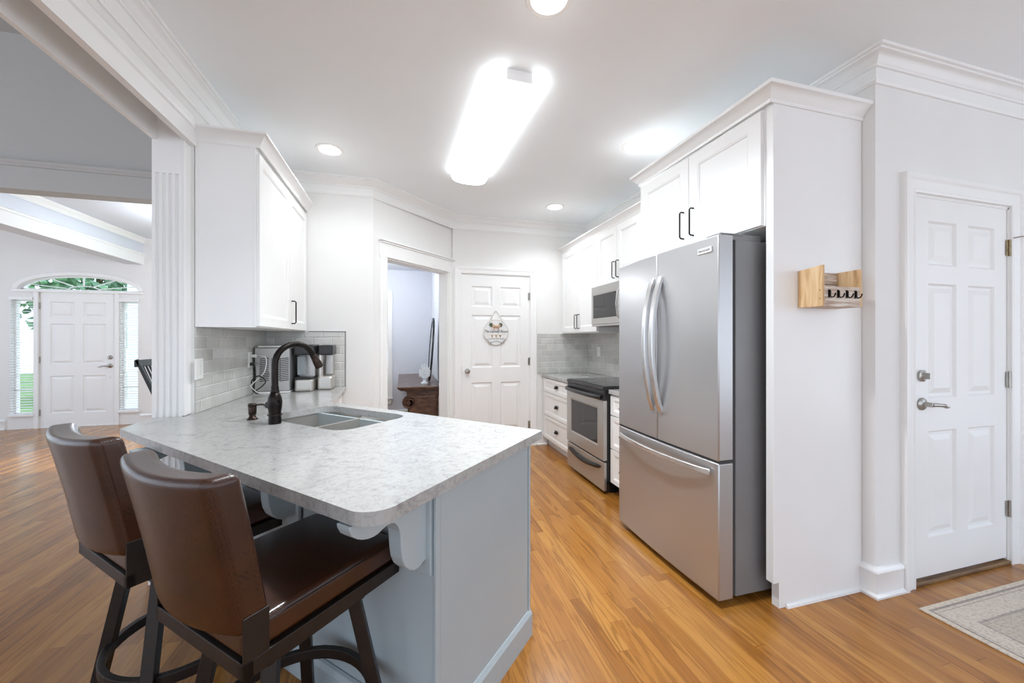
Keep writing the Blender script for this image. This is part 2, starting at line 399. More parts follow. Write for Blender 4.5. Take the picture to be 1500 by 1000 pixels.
        for i, sd in enumerate(side): b.faces.new(list(reversed(sd)) + [bk[i], bk[(i + 1) % 4]])
        return s
    def build(s, name, m, parent=None, bevel=0., smooth=False, loc=None, rotz=None, seg=2):
        bm = s.bm; bmesh.ops.recalc_face_normals(bm, faces=bm.faces[:])
        me = bpy.data.meshes.new(name); bm.to_mesh(me); bm.free()
        me.materials.append(M[m] if isinstance(m, str) else m)
        o = bpy.data.objects.new(name, me); COL.objects.link(o)
        if parent: o.parent = parent
        if loc: o.location = loc
        if rotz is not None: o.rotation_euler = (0, 0, rotz)
        if smooth:
            for p in me.polygons: p.use_smooth = True
            if smooth == 'auto':
                me.set_sharp_from_angle(angle=R(38))
        if bevel:
            mo = o.modifiers.new('bevel', 'BEVEL'); mo.width = bevel; mo.segments = seg; mo.limit_method = 'ANGLE'; mo.angle_limit = R(40); mo.harden_normals = False
        return o

def tag(o, label=None, cat=None, group=None, kind=None):
    if label: o['label'] = label
    if cat: o['category'] = cat
    if group: o['group'] = group
    if kind: o['kind'] = kind
    return o
def thing(name, label, cat, loc=(0, 0, 0), rotz=0, group=None):
    o = bpy.data.objects.new(name, None); COL.objects.link(o); o.empty_display_size = .1
    o.location = loc; o.rotation_euler = (0, 0, rotz); return tag(o, label, cat, group)
def struct(name, loc=(0, 0, 0), rotz=0, label=None, cat=None):
    o = bpy.data.objects.new(name, None); COL.objects.link(o); o.location = loc; o.rotation_euler = (0, 0, rotz)
    return tag(o, label, cat, None, 'structure')
def st(o, label=None): return tag(o, label, None, None, 'structure')
def text(s, name, body, size, m, parent, loc, rot, ext=.0006, font_shear=0., spacing=1.):
    cu = bpy.data.curves.new(name, 'FONT'); cu.body = body; cu.size = size; cu.extrude = ext; cu.align_x = 'CENTER'; cu.align_y = 'CENTER'
    cu.shear = font_shear; cu.space_character = spacing
    t = bpy.data.objects.new(name, cu); COL.objects.link(t)
    dg = bpy.context.evaluated_depsgraph_get(); me = bpy.data.meshes.new_from_object(t.evaluated_get(dg)); bpy.data.objects.remove(t)
    me.materials.clear(); me.materials.append(M[m]); o = bpy.data.objects.new(name, me); COL.objects.link(o); o.parent = parent; o.location = loc; o.rotation_euler = rot
    return o
def arc(cx, cy, r, a0, a1, n): return [(cx + r * math.cos(R(a0 + (a1 - a0) * i / n)), cy + r * math.sin(R(a0 + (a1 - a0) * i / n))) for i in range(n + 1)]
def rrect(x0, x1, y0, y1, r, n=6):
    return arc(x1 - r, y0 + r, r, -90, 0, n) + arc(x1 - r, y1 - r, r, 0, 90, n) + arc(x0 + r, y1 - r, r, 90, 180, n) + arc(x0 + r, y0 + r, r, 180, 270, n)
def SR(s, r): return ((s + r) / math.sqrt(2), (r - s) / math.sqrt(2))   # the peninsula's 45 degree frame -> x, y

# ------------------------------------------------------------ room shell
ZC = 2.755; XL = -1.13; XLO = -1.29; YCOL = 2.53; YB = 3.80; YF = 4.60; XR = 2.31; YG = 1.415; ZH = 2.39
st(MB().box(-6.7, 5.3, -3.3, 7.57, -.08, 0).build('floor', 'floor'))
st(MB().box(XLO, 5.3, -3.3, 4.9, ZC, ZC + .1).build('ceiling', 'ceil'))
st(MB().box(-3.9, XLO, 4.15, 7.6, 2.87, 2.97).build('ceiling', 'sidewall'))
st(MB().box(-6.7, XLO, -3.3, 4.0, 3.70, 3.8).build('ceiling', 'graywall'))
st(MB().box(-6.7, -3.9, 4.0, 7.6, 3.45, 3.55).build('ceiling', 'wall'))
st(MB().box(-1.29, 3.0, 4.9, 8.0, 2.46, 2.56).build('ceiling', 'sidewall'))
# left wall between kitchen and dining room, beam over the opening in front of it
st(MB().box(XLO, XL, YCOL + .072, 7.6, 0, 3.7).build('wall_left', 'wall'))
st(MB().box(XLO, XL, -3.2, YCOL + .072, 2.56, 3.7).build('wall_left_header', 'wall'))
st(MB().box(XL - .022, XL, -3.2, YCOL + .072, ZH, 2.56).build('trim_1', 'trim', bevel=.002))      # kitchen side board of the beam
st(MB().box(XLO, XLO + .022, -3.2, YCOL + .072, ZH - .015, 2.56).build('trim_2', 'trim', bevel=.002))
st(MB().box(XLO + .022, XL - .022, YCOL + .0, YCOL + .072, ZH, 2.56).build('trim_3', 'trim'))
id3 = lambda x, y, h: (x, y, h)
o = MB().sweep([(XL, -3.2), (XL, YCOL + .072)], [(0, ZH), (.012, ZH), (.012, 2.475), (.022, 2.48), (.024, 2.497), (.014, 2.505), (.010, 2.52), (0, 2.525)], id3).build('trim_4', 'trim'); st(o)
# column at the end of the wall
XCR = -1.155; col = struct('trim_5', ((XLO + XCR) / 2, YCOL, 0))
hw = (XCR - XLO) / 2; m = MB()
fl = [-.044, -.0145, .015, .0445]; fw = .0085; y0, y1 = 0., .072
m.box(-hw, hw, .02, y1, 0, ZH)
xs = [-hw]
prof = []
for c in fl: prof += [(c - fw, 0), (c - fw * .7, .007), (c, .0095), (c + fw * .7, .007), (c + fw, 0)]
pts = [(-hw, 0)] + prof + [(hw, 0), (hw, .02), (-hw, .02)]
m.prism(pts, lambda x, y: (x, y, 1.0), lambda x, y: (x, y, 2.20)); m.box(-hw, hw, 0, .02, 2.20, ZH)
m.prism(pts, lambda x, y: (x, y, .25), lambda x, y: (x, y, 1.0)); m.box(-hw - .01, hw + .0, -.012, .02, 0, .25)
m.build('fluted_casing', 'trim', col)
m = MB(); m.prism([(hw - .002, .003), (hw + .012, .003), (hw + .014, .012), (hw + .009, .018), (hw + .009, y1 - .012), (hw + .012, y1), (hw - .002, y1)], lambda x, y: (x, y, .887), lambda x, y: (x, y, ZH - .001))
m.build('side_casing', 'trim', col, bevel=.003)
# back-left wall, diagonal wall with the doorway, far wall
st(MB().box(XL, -.26, YB, YB + .12, 0, ZC).build('wall_back_left', 'wall'))
DG = lambda t, z, n=0.: (-.262 + (t - n) * .70711, 3.80 + (t + n) * .70711 , z)   # t along the diagonal wall, n behind it
LD = (.572 + .262) * math.sqrt(2) - .008
d0, d1, dz = .16, 1.090, 2.085
# x increases with t: (-.262,3.80) + t*(.7071,.7071)
m = MB(); m.plate([(0, 0), (d0, 0), (d0, dz), (d1, dz), (d1, 0), (LD, 0), (LD, ZC), (0, ZC)], [], lambda t, z: DG(t, z), lambda t, z: DG(t, z, .125))
st(m.build('wall_diagonal', 'wall'))
tr = struct('trim_6')
m = MB()
for a, b in ((d0 - .085, d0), (d1, min(LD, d1 + .08))):
    m.prism([(a, 0), (b, 0), (b, .018), (a + .0, .018)], lambda t, n: DG(t, 0, -n), lambda t, n: DG(t, dz, -n))
    m.prism([(a + .012, .018), (b - .012, .018), (b - .016, .024), (a + .016, .024)], lambda t, n: DG(t, 0, -n), lambda t, n: DG(t, dz, -n))
m.build('side_casing', 'trim', tr, bevel=.002)
m = MB()
a, b = d0 - .09, LD
m.prism([(a, 0), (b, 0), (b, .022), (a, .022)], lambda t, n: DG(t, dz, -n), lambda t, n: DG(t, dz + .13, -n))
m.prism([(a, 0), (b, 0), (b, .034), (a, .034)], lambda t, n: DG(t, dz + .13, -n), lambda t, n: DG(t, dz + .146, -n))
m.prism([(a - .015, 0), (b, 0), (b, .05), (a - .015, .05)], lambda t, n: DG(t, dz + .146, -n), lambda t, n: DG(t, dz + .160, -n))
m.build('header_casing', 'trim', tr, bevel=.003)
m = MB()
m.prism([(d0, 0), (d0 + .012, 0), (d0 + .012, .125), (d0, .125)], lambda t, n: DG(t, 0, n), lambda t, n: DG(t, dz, n))
m.prism([(d1 - .012, 0), (d1, 0), (d1, .125), (d1 - .012, .125)], lambda t, n: DG(t, 0, n), lambda t, n: DG(t, dz, n))
m.prism([(d0, 0), (d1, 0), (d1, .125), (d0, .125)], lambda t, n: DG(t, dz - .012, n), lambda t, n: DG(t, dz, n))
m.build('jamb', 'trim', tr)
px0, px1, pz = .672, 1.510, 2.080          # laundry door leaf
m = MB(); m.plate([(.565, 0), (px0 - .01, 0), (px0 - .01, pz + .01), (px1 + .01, pz + .01), (px1 + .01, 0), (XR + .13, 0), (XR + .13, ZC), (.565, ZC)], [], lambda x, z: (x, YF, z), lambda x, z: (x, YF + .12, z))
st(m.build('wall_far', 'wall'))
CAS = [(0, 0), (0, .012), (.008, .016), (.045, .019), (.055, .024), (.075, .026), (.082, .018), (.082, 0)]
def casing(name, x0, x1, z1, fmap, pf=CAS, m_='trim'):
    o = MB().sweep([(x0, 0), (x0, z1), (x1, z1), (x1, 0)], pf, fmap, side=-1).build(name, m_); return st(o)
casing('trim_7', px0 - .008, px1 + .008, pz + .008, lambda x, z, n: (x, YF - n, z))
# right wall and garage door wall
st(MB().box(XR, XR + .13, YG + .12, YF + .12, 0, ZC).build('wall_right', 'wall'))
gx0, gx1, gz = 2.600, 3.392, 2.060
m = MB(); m.plate([(XR, 0), (gx0 - .01, 0), (gx0 - .01, gz + .01), (gx1 + .01, gz + .01), (gx1 + .01, 0), (5.2, 0), (5.2, ZC), (XR, ZC)], [], lambda x, z: (x, YG, z), lambda x, z: (x, YG + .12, z))
st(m.build('wall_garage', 'wall'))
CAS2 = [(0, 0), (0, .014), (.012, .018), (.020, .014), (.060, .020), (.070, .028), (.092, .028), (.095, .020), (.095, 0)]
casing('trim_8', gx0 - .012, gx1 + .008, gz + .016, lambda x, z, n: (x, YG - n, z), CAS2)
# far right wall of the kitchen, out of the frame, its opening added to let skylight in
m = MB(); m.plate([(-3.2, 0), (YG + .12, 0), (YG + .12, ZC), (-3.2, ZC)], [[(-2.8, .3), (.4, .3), (.4, 2.4), (-2.8, 2.4)]], lambda y, z: (5.2, y, z), lambda y, z: (5.3, y, z)); st(m.build('wall_east', 'wall'))
m = MB(); m.plate([(-6.6, 0), (5.3, 0), (5.3, ZC), (-6.6, ZC)], [[(a, .15), (a + 1.75, .15), (a + 1.75, 2.6), (a, 2.6)] for a in (-6.3, -4.4, -2.5, -.6, 1.3, 3.2)], lambda x, z: (x, -3.2, z), lambda x, z: (x, -3.3, z)); st(m.build('wall_south', 'wall'))  # unseen wall behind the camera, wide openings added to admit skylight
m = MB(); m.plate([(-3.3, 0), (7.43, 0), (7.43, 3.7), (-3.3, 3.7)], [[(a, .15), (a + 2.2, .15), (a + 2.2, 3.2), (a, 3.2)] for a in (-2.9, -.5, 1.9, 4.5)], lambda y, z: (-6.6, y, z), lambda y, z: (-6.7, y, z)); st(m.build('wall_west', 'wall'))  # unseen outer wall on the left, tall openings added to admit skylight

# crown moulding round the kitchen
CR = [(0, -.155), (.010, -.155), (.012, -.148), (.017, -.142), (.017, -.134), (.009, -.128), (.009, -.075), (.016, -.072), (.018, -.062), (.026, -.056), (.036, -.040), (.052, -.026), (.062, -.022), (.064, -.014), (.076, -.012), (.078, 0), (0, 0)]
CRZ = [(a, ZC + b) for a, b in CR]
path = [(XL, -3.2), (XL, YB), (-.262, YB), (.572, YF), (XR, YF), (XR, YG), (5.2, YG)]
st(MB().sweep(path, CRZ, id3, side=1).build('trim_9', 'trim', smooth='auto'))
# baseboards
BB = [(0, 0), (.028, 0), (.030, .012), (.018, .022), (.018, .120), (.022, .126), (.020, .136), (.010, .146), (0, .150)]
def base(name, pth, pf=BB, side=1, m_='trim'): return st(MB().sweep(pth, pf, id3, side=side).build(name, m_, smooth='auto'))
base('baseboard_garage', [(XR, YG + .07), (XR, YG), (gx0 - .110, YG)])
base('baseboard_garage_right', [(gx1 + .106, YG), (5.2, YG)])
base('baseboard_far', [(px1 + .092, YF), (1.74, YF)])
base('baseboard_far_left', [(.572, YF), (px0 - .092, YF)])
base('baseboard_diagonal', [(-.262, YB), (-.262 + .05, YB + .05)])
base('baseboard_back_left', [(-.48, YB), (-.262, YB)])
# backsplash tile
st(MB().box(XL, XL + .008, YCOL + .074, YB, .885, 1.372).build('wall_backsplash_left', 'tileY'))
st(MB().box(XL + .008, -.50, YB - .008, YB, .885, 1.372).build('wall_backsplash_back', 'tileX'))
st(MB().box(-.50, -.492, YB - .010, YB, .885, 1.378).build('trim_10', 'gray')); st(MB().box(-.80, -.492, YB - .010, YB, 1.372, 1.380).build('trim_11', 'gray'))
st(MB().box(1.617, XR - .008, YF - .008, YF, .885, 1.380).build('wall_backsplash_far', 'tileX'))
st(MB().box(XR - .008, XR, 2.55, YF, .885, 1.50).build('wall_backsplash_right', 'tileY'))

# ------------------------------------------------------------ doors (local: front towards -y, origin at the hinge-left bottom)
RAISED = [(.010, .012), (.024, .012), (.052, .002)]
def six_panel(W, H):
    st_, mid = .115, .10; pw = (W - 2 * st_ - mid) / 2
    rows = [(.21, .79), (.97, 1.60), (1.70, H - .135)]
    rows = [(a * H / 2.08 if i < 2 else a * H / 2.08, b * H / 2.08 if i < 2 else b) for i, (a, b) in enumerate(rows)]
    return [(st_ + k * (pw + mid), st_ + k * (pw + mid) + pw, a, b) for k in (0, 1) for a, b in rows]
def hinge(parent, x, z, m_='nickel', y=-.003):
    h = MB().box(x - .018, x + .010, y - .002, y + .002, z - .045, z + .045).lathe([(.0055, z - .048), (.0055, z + .048)], (x + .003, y - .004, 0), 10).build('hinge', m_, parent); return h
def knob(parent, x, z, m_='nickel'):
    k = MB().lathe([(0, 0), (.030, 0), (.031, .006), (.014, .010), (.010, .035), (.022, .045), (.028, .058), (.022, .072), (0, .076)], (x, 0, z), 24, 'y').build('door_knob', m_, parent, smooth='auto'); return k
def lever(parent, x, z, m_='nickel', d=1):
    k = MB().lathe([(0, 0), (.032, 0), (.034, .006), (.028, .012), (.013, .016), (.011, .05), (0, .052)], (x, 0, z), 24, 'y')
    k.tube([(x, -.045, z), (x + d * .03, -.052, z), (x + d * .065, -.052, z - .004), (x + d * .085, -.05, z - .006), (x + d * .105, -.048, z - .016), (x + d * .130, -.047, z - .018)], [.011, .010, .009, .011, .007, .004], 10)
    return k.build('lever_handle', m_, parent, smooth='auto')
def deadbolt(parent, x, z, m_='nickel'):
    return MB().lathe([(0, 0), (.030, 0), (.031, .010), (.022, .014), (.020, .020), (0, .021)], (x, 0, z), 24, 'y').box(x - .005, x + .005, -.04, -.018, z - .016, z + .016).build('deadbolt', m_, parent, smooth='auto')
d = struct('door_1', (px0, YF + .003, .008), 0, 'white six-panel laundry room door in the far kitchen wall')
MB().door(.003, px1 - px0 - .003, 0, pz - .01, 0, .035, six_panel(px1 - px0, pz - .01), RAISED).build('door_leaf', 'trim', d)
knob(d, .065, .925); [hinge(d, px1 - px0, z) for z in (.25, 1.03, 1.83)]
MB().box(-.006, -.004, -.01, -.006, .88, .98).build('strike_plate', 'nickel', d)
d = struct('door_2', (gx0, YG + .004, .036), 0, 'white six-panel door beside the wooden key shelf')
W = gx1 - gx0
MB().door(.003, W - .003, 0, gz - .02, 0, .04, six_panel(W, gz - .02), RAISED).build('door_leaf', 'trim', d)
lever(d, .06, .925); deadbolt(d, .058, 1.075)
for z in (.285, 1.035, 1.80): hinge(d, W + .003, z, 'brass' if z > 1.5 else 'nickel', -.005)
MB().tube([(W + .012, -.02, 1.855), (W + .03, -.055, 1.858), (W + .06, -.075, 1.860), (W + .075, -.08, 1.864)], [.003, .003, .005, .007], 8).build('door_stop', 'nickel', d)
m = MB(); m.box(gx0 - .01, gx0 + .0, YG - .0, YG + .08, 0, gz + .01); m.box(gx1, gx1 + .01, YG, YG + .08, 0, gz + .01); m.box(gx0 - .01, gx1 + .01, YG, YG + .08, gz, gz + .01)
st(m.build('trim_12', 'trim'))
st(MB().box(gx0 - .008, gx1 + .008, YG - .012, YG + .11, 0, .022).build('trim_13', 'threshold', bevel=.005))
m = MB(); m.box(px0 - .008, px0 + .002, YF + .0, YF + .05, 0, pz); m.box(px1 - .002, px1 + .008, YF, YF + .05, 0, pz); m.box(px0 - .008, px1 + .008, YF, YF + .05, pz, pz + .008)
st(m.build('trim_14', 'trim'))

# ------------------------------------------------------------ foyer and dining room beyond the opening on the left
YD = 7.43
st(MB().box(-6.6, XLO, 4.0, 4.15, 2.487, 3.7).build('wall_living_header', 'graywall'))
st(MB().sweep([(-6.6, 4.0), (XLO, 4.0)], [(0, 2.665), (.012, 2.665), (.016, 2.675), (.03, 2.69), (.035, 2.705), (.022, 2.712), (.03, 2.722), (0, 2.727)], id3, side=1).build('trim_15', 'graywall'))
# front door wall with an arched transom and two sidelights
fdx0, fdx1, fdz = -5.153, -4.258, 2.005
ax0, ax1, az = -5.40, -3.955, 2.045
def ell(cx, cz, a, b, n=20): return [(cx + a * math.cos(math.pi * i / n), cz + b * math.sin(math.pi * i / n)) for i in range(n + 1)]
acx = (ax0 + ax1) / 2; ahw = (ax1 - ax0) / 2
slx = [(-5.475, -5.225), (-4.185, -3.965)]; slz = (.215, 1.90)
holes = [ell(acx, az, ahw, .225), [(fdx0 - .01, .01), (fdx1 + .01, .01), (fdx1 + .01, fdz + .01), (fdx0 - .01, fdz + .01)]] + [[(a, slz[0]), (b, slz[0]), (b, slz[1]), (a, slz[1])] for a, b in slx] + [[(-3.6, .3), (-1.5, .3), (-1.5, 2.5), (-3.6, 2.5)]]  # last hole: unseen opening added so daylight reaches the dining room
m = MB(); m.plate([(-6.7, 0), (XLO, 0), (XLO, 3.7), (-6.7, 3.7)], holes, lambda x, z: (x, YD, z), lambda x, z: (x, YD + .14, z)); st(m.build('wall_front', 'wall'))
fr = struct('trim_16'); m = MB()
m.sweep([(p[0], p[1]) for p in ell(acx, az, ahw, .225)], [(0, 0), (0, .02), (.05, .026), (.06, .0)], lambda x, z, n: (x, YD - n, z), side=1)
m.box(ax0 - .06, ax1 + .06, YD - .03, YD, az - .035, az); m.box(fdx0 - .06, fdx0 - .008, YD - .02, YD, 0, az - .03); m.box(fdx1 + .008, fdx1 + .06, YD - .02, YD, 0, az - .03)
m.build('casing', 'trim', fr, bevel=.003)
d = struct('door_3', (fdx0, YD + .01, .008), 0, 'white six-panel front door between two sidelights')
W = fdx1 - fdx0; MB().door(0, W, 0, fdz - .008, 0, .045, six_panel(W, fdz - .008), RAISED).build('door_leaf', 'trim', d)
lever(d, W - .06, .90, d=-1); deadbolt(d, W - .06, 1.03); [hinge(d, -.005, z) for z in (.22, 1.0, 1.8)]
MB().lathe([(0, 0), (.006, 0), (.006, .004), (0, .005)], (W - .06, 0, .72), 10, 'y').build('screw_cap', 'nickel', d)
for i, (a, b) in enumerate(slx):
    wdw = struct('window_%d' % (i + 1)); m = MB(); f = .018
    for q in ((a, a + f, slz[0], slz[1]), (b - f, b, slz[0], slz[1]), (a, b, slz[0], slz[0] + f), (a, b, slz[1] - f, slz[1]), (a, b, .80, .815), (a, b, .56, .572)):
        m.box(q[0], q[1], YD + .05, YD + .09, q[2], q[3])
    m.build('window_frame', 'trim', wdw); MB().box(a, b, YD + .068, YD + .072, *slz).build('window_pane', 'glass', wdw)
    MB().box(a - .02, b + .02, YD - .035, YD, slz[0] - .03, slz[0]).build('window_sill', 'trim', wdw, bevel=.004)
    bl = thing('window_blind', ['white slatted blind in the sidelight left of the front door', 'white slatted blind in the sidelight right of the front door'][i], 'blind', ((a + b) / 2, YD - .012, slz[0]), 0)
    m = MB(); H = slz[1] - slz[0]; hw_ = (b - a) / 2 + .005
    for k in range(44): m.obox((0, 0, .03 + (H - .06) * k / 43), (1, 0, 0), (0, .93, .36), (0, -.36, .93), hw_, .012, .0009)
    m.build('slats', 'trim', bl)
    MB().box(-hw_ - .004, hw_ + .004, -.02, .012, H - .012, H + .03).build('headrail', 'trim', bl, bevel=.003); MB().box(-hw_, hw_, -.014, .01, -.0, .014).build('bottom_rail', 'trim', bl, bevel=.003)
wdw = struct('window_3'); m = MB()
m.sweep(ell(acx, az, ahw - .02, .205), [(0, -.02), (0, .02), (.02, .02), (.02, -.02)], lambda x, z, n: (x, YD + .07 + n, z), side=1)
m.box(ax0, ax1, YD + .05, YD + .09, az, az + .018)
m.sweep(ell(acx, az, .20, .075, 12), [(-.006, -.01), (-.006, .01), (.006, .01), (.006, -.01)], lambda x, z, n: (x, YD + .07 + n, z), side=1)
for an in (25, 57, 90, 123, 155):
    c_, s_ = math.cos(R(an)), math.sin(R(an)); m.bar((acx + .20 * c_, YD + .07, az + .075 * s_), (acx + (ahw - .02) * c_, YD + .07, az + .205 * s_), .012, .02, (0, 1, 0))
m.build('window_frame', 'trim', wdw)
MB().prism(ell(acx, az, ahw, .225), lambda x, z: (x, YD + .068, z), lambda x, z: (x, YD + .072, z)).build('window_pane', 'glass', wdw)
base('baseboard_front_left', [(-6.6, YD), (-5.53, YD)]); base('baseboard_front_right', [(-3.93, YD), (XLO, YD)])
# beam along the foyer with its crown, the ceiling of the dining room above it
XB = -3.90
st(MB().box(XB - .22, XB, 4.15, YD, 2.475, 3.5).build('wall_foyer_beam', 'sidewall'))
st(MB().sweep([(XB, 4.15), (XB, YD)], [(0, 2.475), (.014, 2.475), (.014, 2.61), (.024, 2.62), (.028, 2.64), (.012, 2.652), (.0, 2.66)], id3, side=1).build('trim_17', 'trim'))
st(MB().sweep([(XB, 4.15), (XB, YD), (XLO, YD)], [(a * 1.1, 2.87 + b) for a, b in CR[7:]] + [], id3, side=1).build('trim_18', 'trim'))
# living room outer wall is a row of tall openings, out of the frame, added to bring daylight in
# ------------------------------------------------------------ side room behind the diagonal wall
YS = 6.75; XS = .47
m = MB(); m.plate([(-1.13, 0), (XS + .1, 0), (XS + .1, 2.5), (-1.13, 2.5)], [[(-.58, .36), (-.228, .36), (-.228, 2.03), (-.58, 2.03)]], lambda x, z: (x, YS, z), lambda x, z: (x, YS + .12, z)); st(m.build('wall_side_room', 'sidewall'))
st(MB().box(XS, XS + .1, 4.73, YS, 0, 2.5).build('wall_side_room_right', 'sidewall'))
wdw = struct('window_4'); m = MB()
for q in ((-.58, -.57, .36, 2.03), (-.236, -.228, .36, 2.03), (-.58, -.228, .36, .39), (-.58, -.228, 2.0, 2.03), (-.58, -.228, 1.19, 1.23)): m.box(q[0], q[1], YS + .03, YS + .08, q[2], q[3])
m.build('window_frame', 'trim', wdw); MB().box(-.58, -.228, YS + .05, YS + .054, .36, 2.03).build('window_pane', 'glass', wdw)
m = MB(); m.box(-.228, -.16, YS - .02, YS, .36, 2.10); m.box(-.65, -.58, YS - .02, YS, .36, 2.10); m.box(-.65, -.16, YS - .022, YS, 2.03, 2.11); m.box(-.72, -.15, YS - .045, YS, .33, .36); m.box(-.68, -.18, YS - .02, YS, .25, .33); m.build('window_casing', 'trim', wdw, bevel=.003)
base('baseboard_side_room', [(-1.13, YS), (XS, YS)]); base('baseboard_side_room_right', [(XS, YS), (XS, 4.80)])

# ------------------------------------------------------------ outside: lawn, porch column, trees
st(MB().box(-16, 8, YD + .14, 22, -.25, -.15).build('ground', 'grass')); st(MB().box(-6.5, -3.0, YD + .14, YD + 2.2, -.15, -.02).build('floor_porch', 'concrete'))
o = MB().box(-.13, .13, -.13, .13, 0, .2).box(-.10, .10, -.10, .10, .2, 3.2).box(-.13, .13, -.13, .13, 3.2, 3.3).build('porch_column', 'trim', bevel=.01); o.location = (-5.0, YD + 1.9, -.02)
tag(o, 'white square porch column seen through the arched transom', 'column')
def tree(x, y, rx, rz, zc, n, label, name='leafy_tree'):
    t = thing(name, label, 'tree', (x, y, -.15)); MB().tube([(0, 0, 0), (.05, 0, zc * .5), (0, .05, zc)], [.14, .10, .06], 8).build('trunk', 'bark', t)
    m = MB(); b = m.bm
    for _ in range(n):
        a = random.uniform(0, 6.283); u = random.uniform(-1, 1); q = random.random() ** .4; s_ = math.sqrt(1 - u * u)
        p = Vector((rx * q * s_ * math.cos(a), rx * q * s_ * math.sin(a), zc + rz * q * u))
        d1_ = Vector([random.uniform(-1, 1) for _ in range(3)]).normalized(); d2_ = d1_.orthogonal().normalized(); l = random.uniform(.09, .17)
        v = [b.verts.new(p + d1_ * l), b.verts.new(p + d2_ * l * .5), b.verts.new(p - d1_ * l), b.verts.new(p - d2_ * l * .5)]; b.faces.new(v)
    m.build('foliage', 'leaf', t)
tree(-8.4, 14.0, 1.9, 2.3, 3.4, 2600, 'green leafy tree outside, left half of the transom and left sidelight')
tree(-4.6, 19.0, 2.1, 2.6, 4.2, 2600, 'green leafy tree outside, right half of the transom and right sidelight')
tree(-.9, 13.5, 1.4, 1.6, 2.6, 1500, 'green leafy tree outside the window of the side room')

# ------------------------------------------------------------ cabinets
SHAK = [(.006, .003), (.010, .003), (.014, .008), (.018, .009)]
def cab_door(parent, x0, x1, z0, z1, y, m_='cab', rail=.058, hinge_=None, name='door'):
    ins = rail; return MB().door(x0, x1, z0, z1, y - .020, .020, [(x0 + ins, x1 - ins, z0 + ins, z1 - ins)], SHAK).build(name, m_, parent, bevel=.0015)
def pull(parent, x, z0, z1, y, m_='bronze'):
    return MB().tube([(x, y, z0), (x, y - .022, z0 + .001), (x, y - .030, z0 + .009), (x, y - .030, z1 - .009), (x, y - .022, z1 - .001), (x, y, z1)], .0048, 8, up=(1, 0, 0)).build('handle', m_, parent, smooth='auto')
def cup(parent, x, z, y):
    m = MB(); rings = []
    for i in range(7):
        a = R(90 * i / 6); rings.append([(x + .040 * math.cos(a) * math.cos(R(t)) , y - .026 * math.cos(a) * math.sin(R(t)) - .0, z - .010 + .030 * math.sin(a)) for t in range(0, 181, 15)])
    m.loops(rings, closed_ring=False, cap=False)
    m.box(x - .042, x + .042, y - .002, y, z - .012, z + .022)
    return m.build('handle', 'bronze', parent, smooth='auto')
def crown_cab(parent, path, z0, z1, proj, name='crown', side=1):
    h = z1 - z0; pf = [(0, z0), (.006, z0), (.010, z0 + .2 * h), (.012, z0 + .28 * h), (proj * .5, z0 + .55 * h), (proj * .85, z0 + .80 * h), (proj, z0 + .85 * h), (proj, z1), (0, z1)]
    return MB().sweep(path, pf, id3, side=side).build(name, 'cab', parent, smooth='auto')
# right run: local x runs from the far end towards the camera, local -y faces the room
QR = -math.pi / 2
def right_cab(name, label, cat, yfar, xfront, group=None): return thing(name, label, cat, (xfront, yfar, 0), QR, group)
XU = 1.925; ZU0, ZU1 = 1.380, 2.372; ZT = 2.452
# far upper unit (two tall doors)
c = right_cab('upper_cabinet', 'white two-door wall cabinet in the far corner beside the microwave', 'cabinet', YF - .002, XU + .02)
Wc = YF - .002 - 3.640; MB().box(.0, Wc, 0, XR - XU - .022, ZU0, ZT).build('cabinet_body', 'cab', c, bevel=.001); MB().box(0, Wc, -.016, 0, ZU0, ZU0 + .001).build('light_rail', 'cab', c)
cab_door(c, .035, .505, ZU0 + .012, ZU1, 0); cab_door(c, .509, Wc - .006, ZU0 + .012, ZU1, 0)
pull(c, .470, 1.432, 1.59, -.02); pull(c, .540, 1.432, 1.59, -.02); crown_cab(c, [(0, 0), (Wc, 0)], 2.385, ZT, .05, side=1)
c = right_cab('upper_cabinet', 'white two-door wall cabinet above the microwave', 'cabinet', 3.640, XU + .02)
Wc = 3.640 - 2.870; MB().box(0, Wc, 0, XR - XU - .022, 1.840, ZT).build('cabinet_body', 'cab', c, bevel=.001)
cab_door(c, .004, Wc / 2 - .002, 1.848, ZU1, 0); cab_door(c, Wc / 2 + .002, Wc - .004, 1.848, ZU1, 0)
pull(c, Wc / 2 - .035, 1.885, 2.04, -.02); pull(c, Wc / 2 + .035, 1.885, 2.04, -.02); crown_cab(c, [(0, 0), (Wc, 0)], 2.385, ZT, .05)
c = right_cab('upper_cabinet', 'narrow white wall cabinet between microwave and refrigerator, mostly hidden', 'cabinet', 2.870, XU + .02)
Wc = 2.870 - 2.602; MB().box(0, Wc, 0, XR - XU - .022, ZU0, ZT).build('cabinet_body', 'cab', c, bevel=.001); cab_door(c, .004, Wc - .004, ZU0 + .012, ZU1, 0); crown_cab(c, [(0, 0), (Wc, 0)], 2.385, ZT, .05)
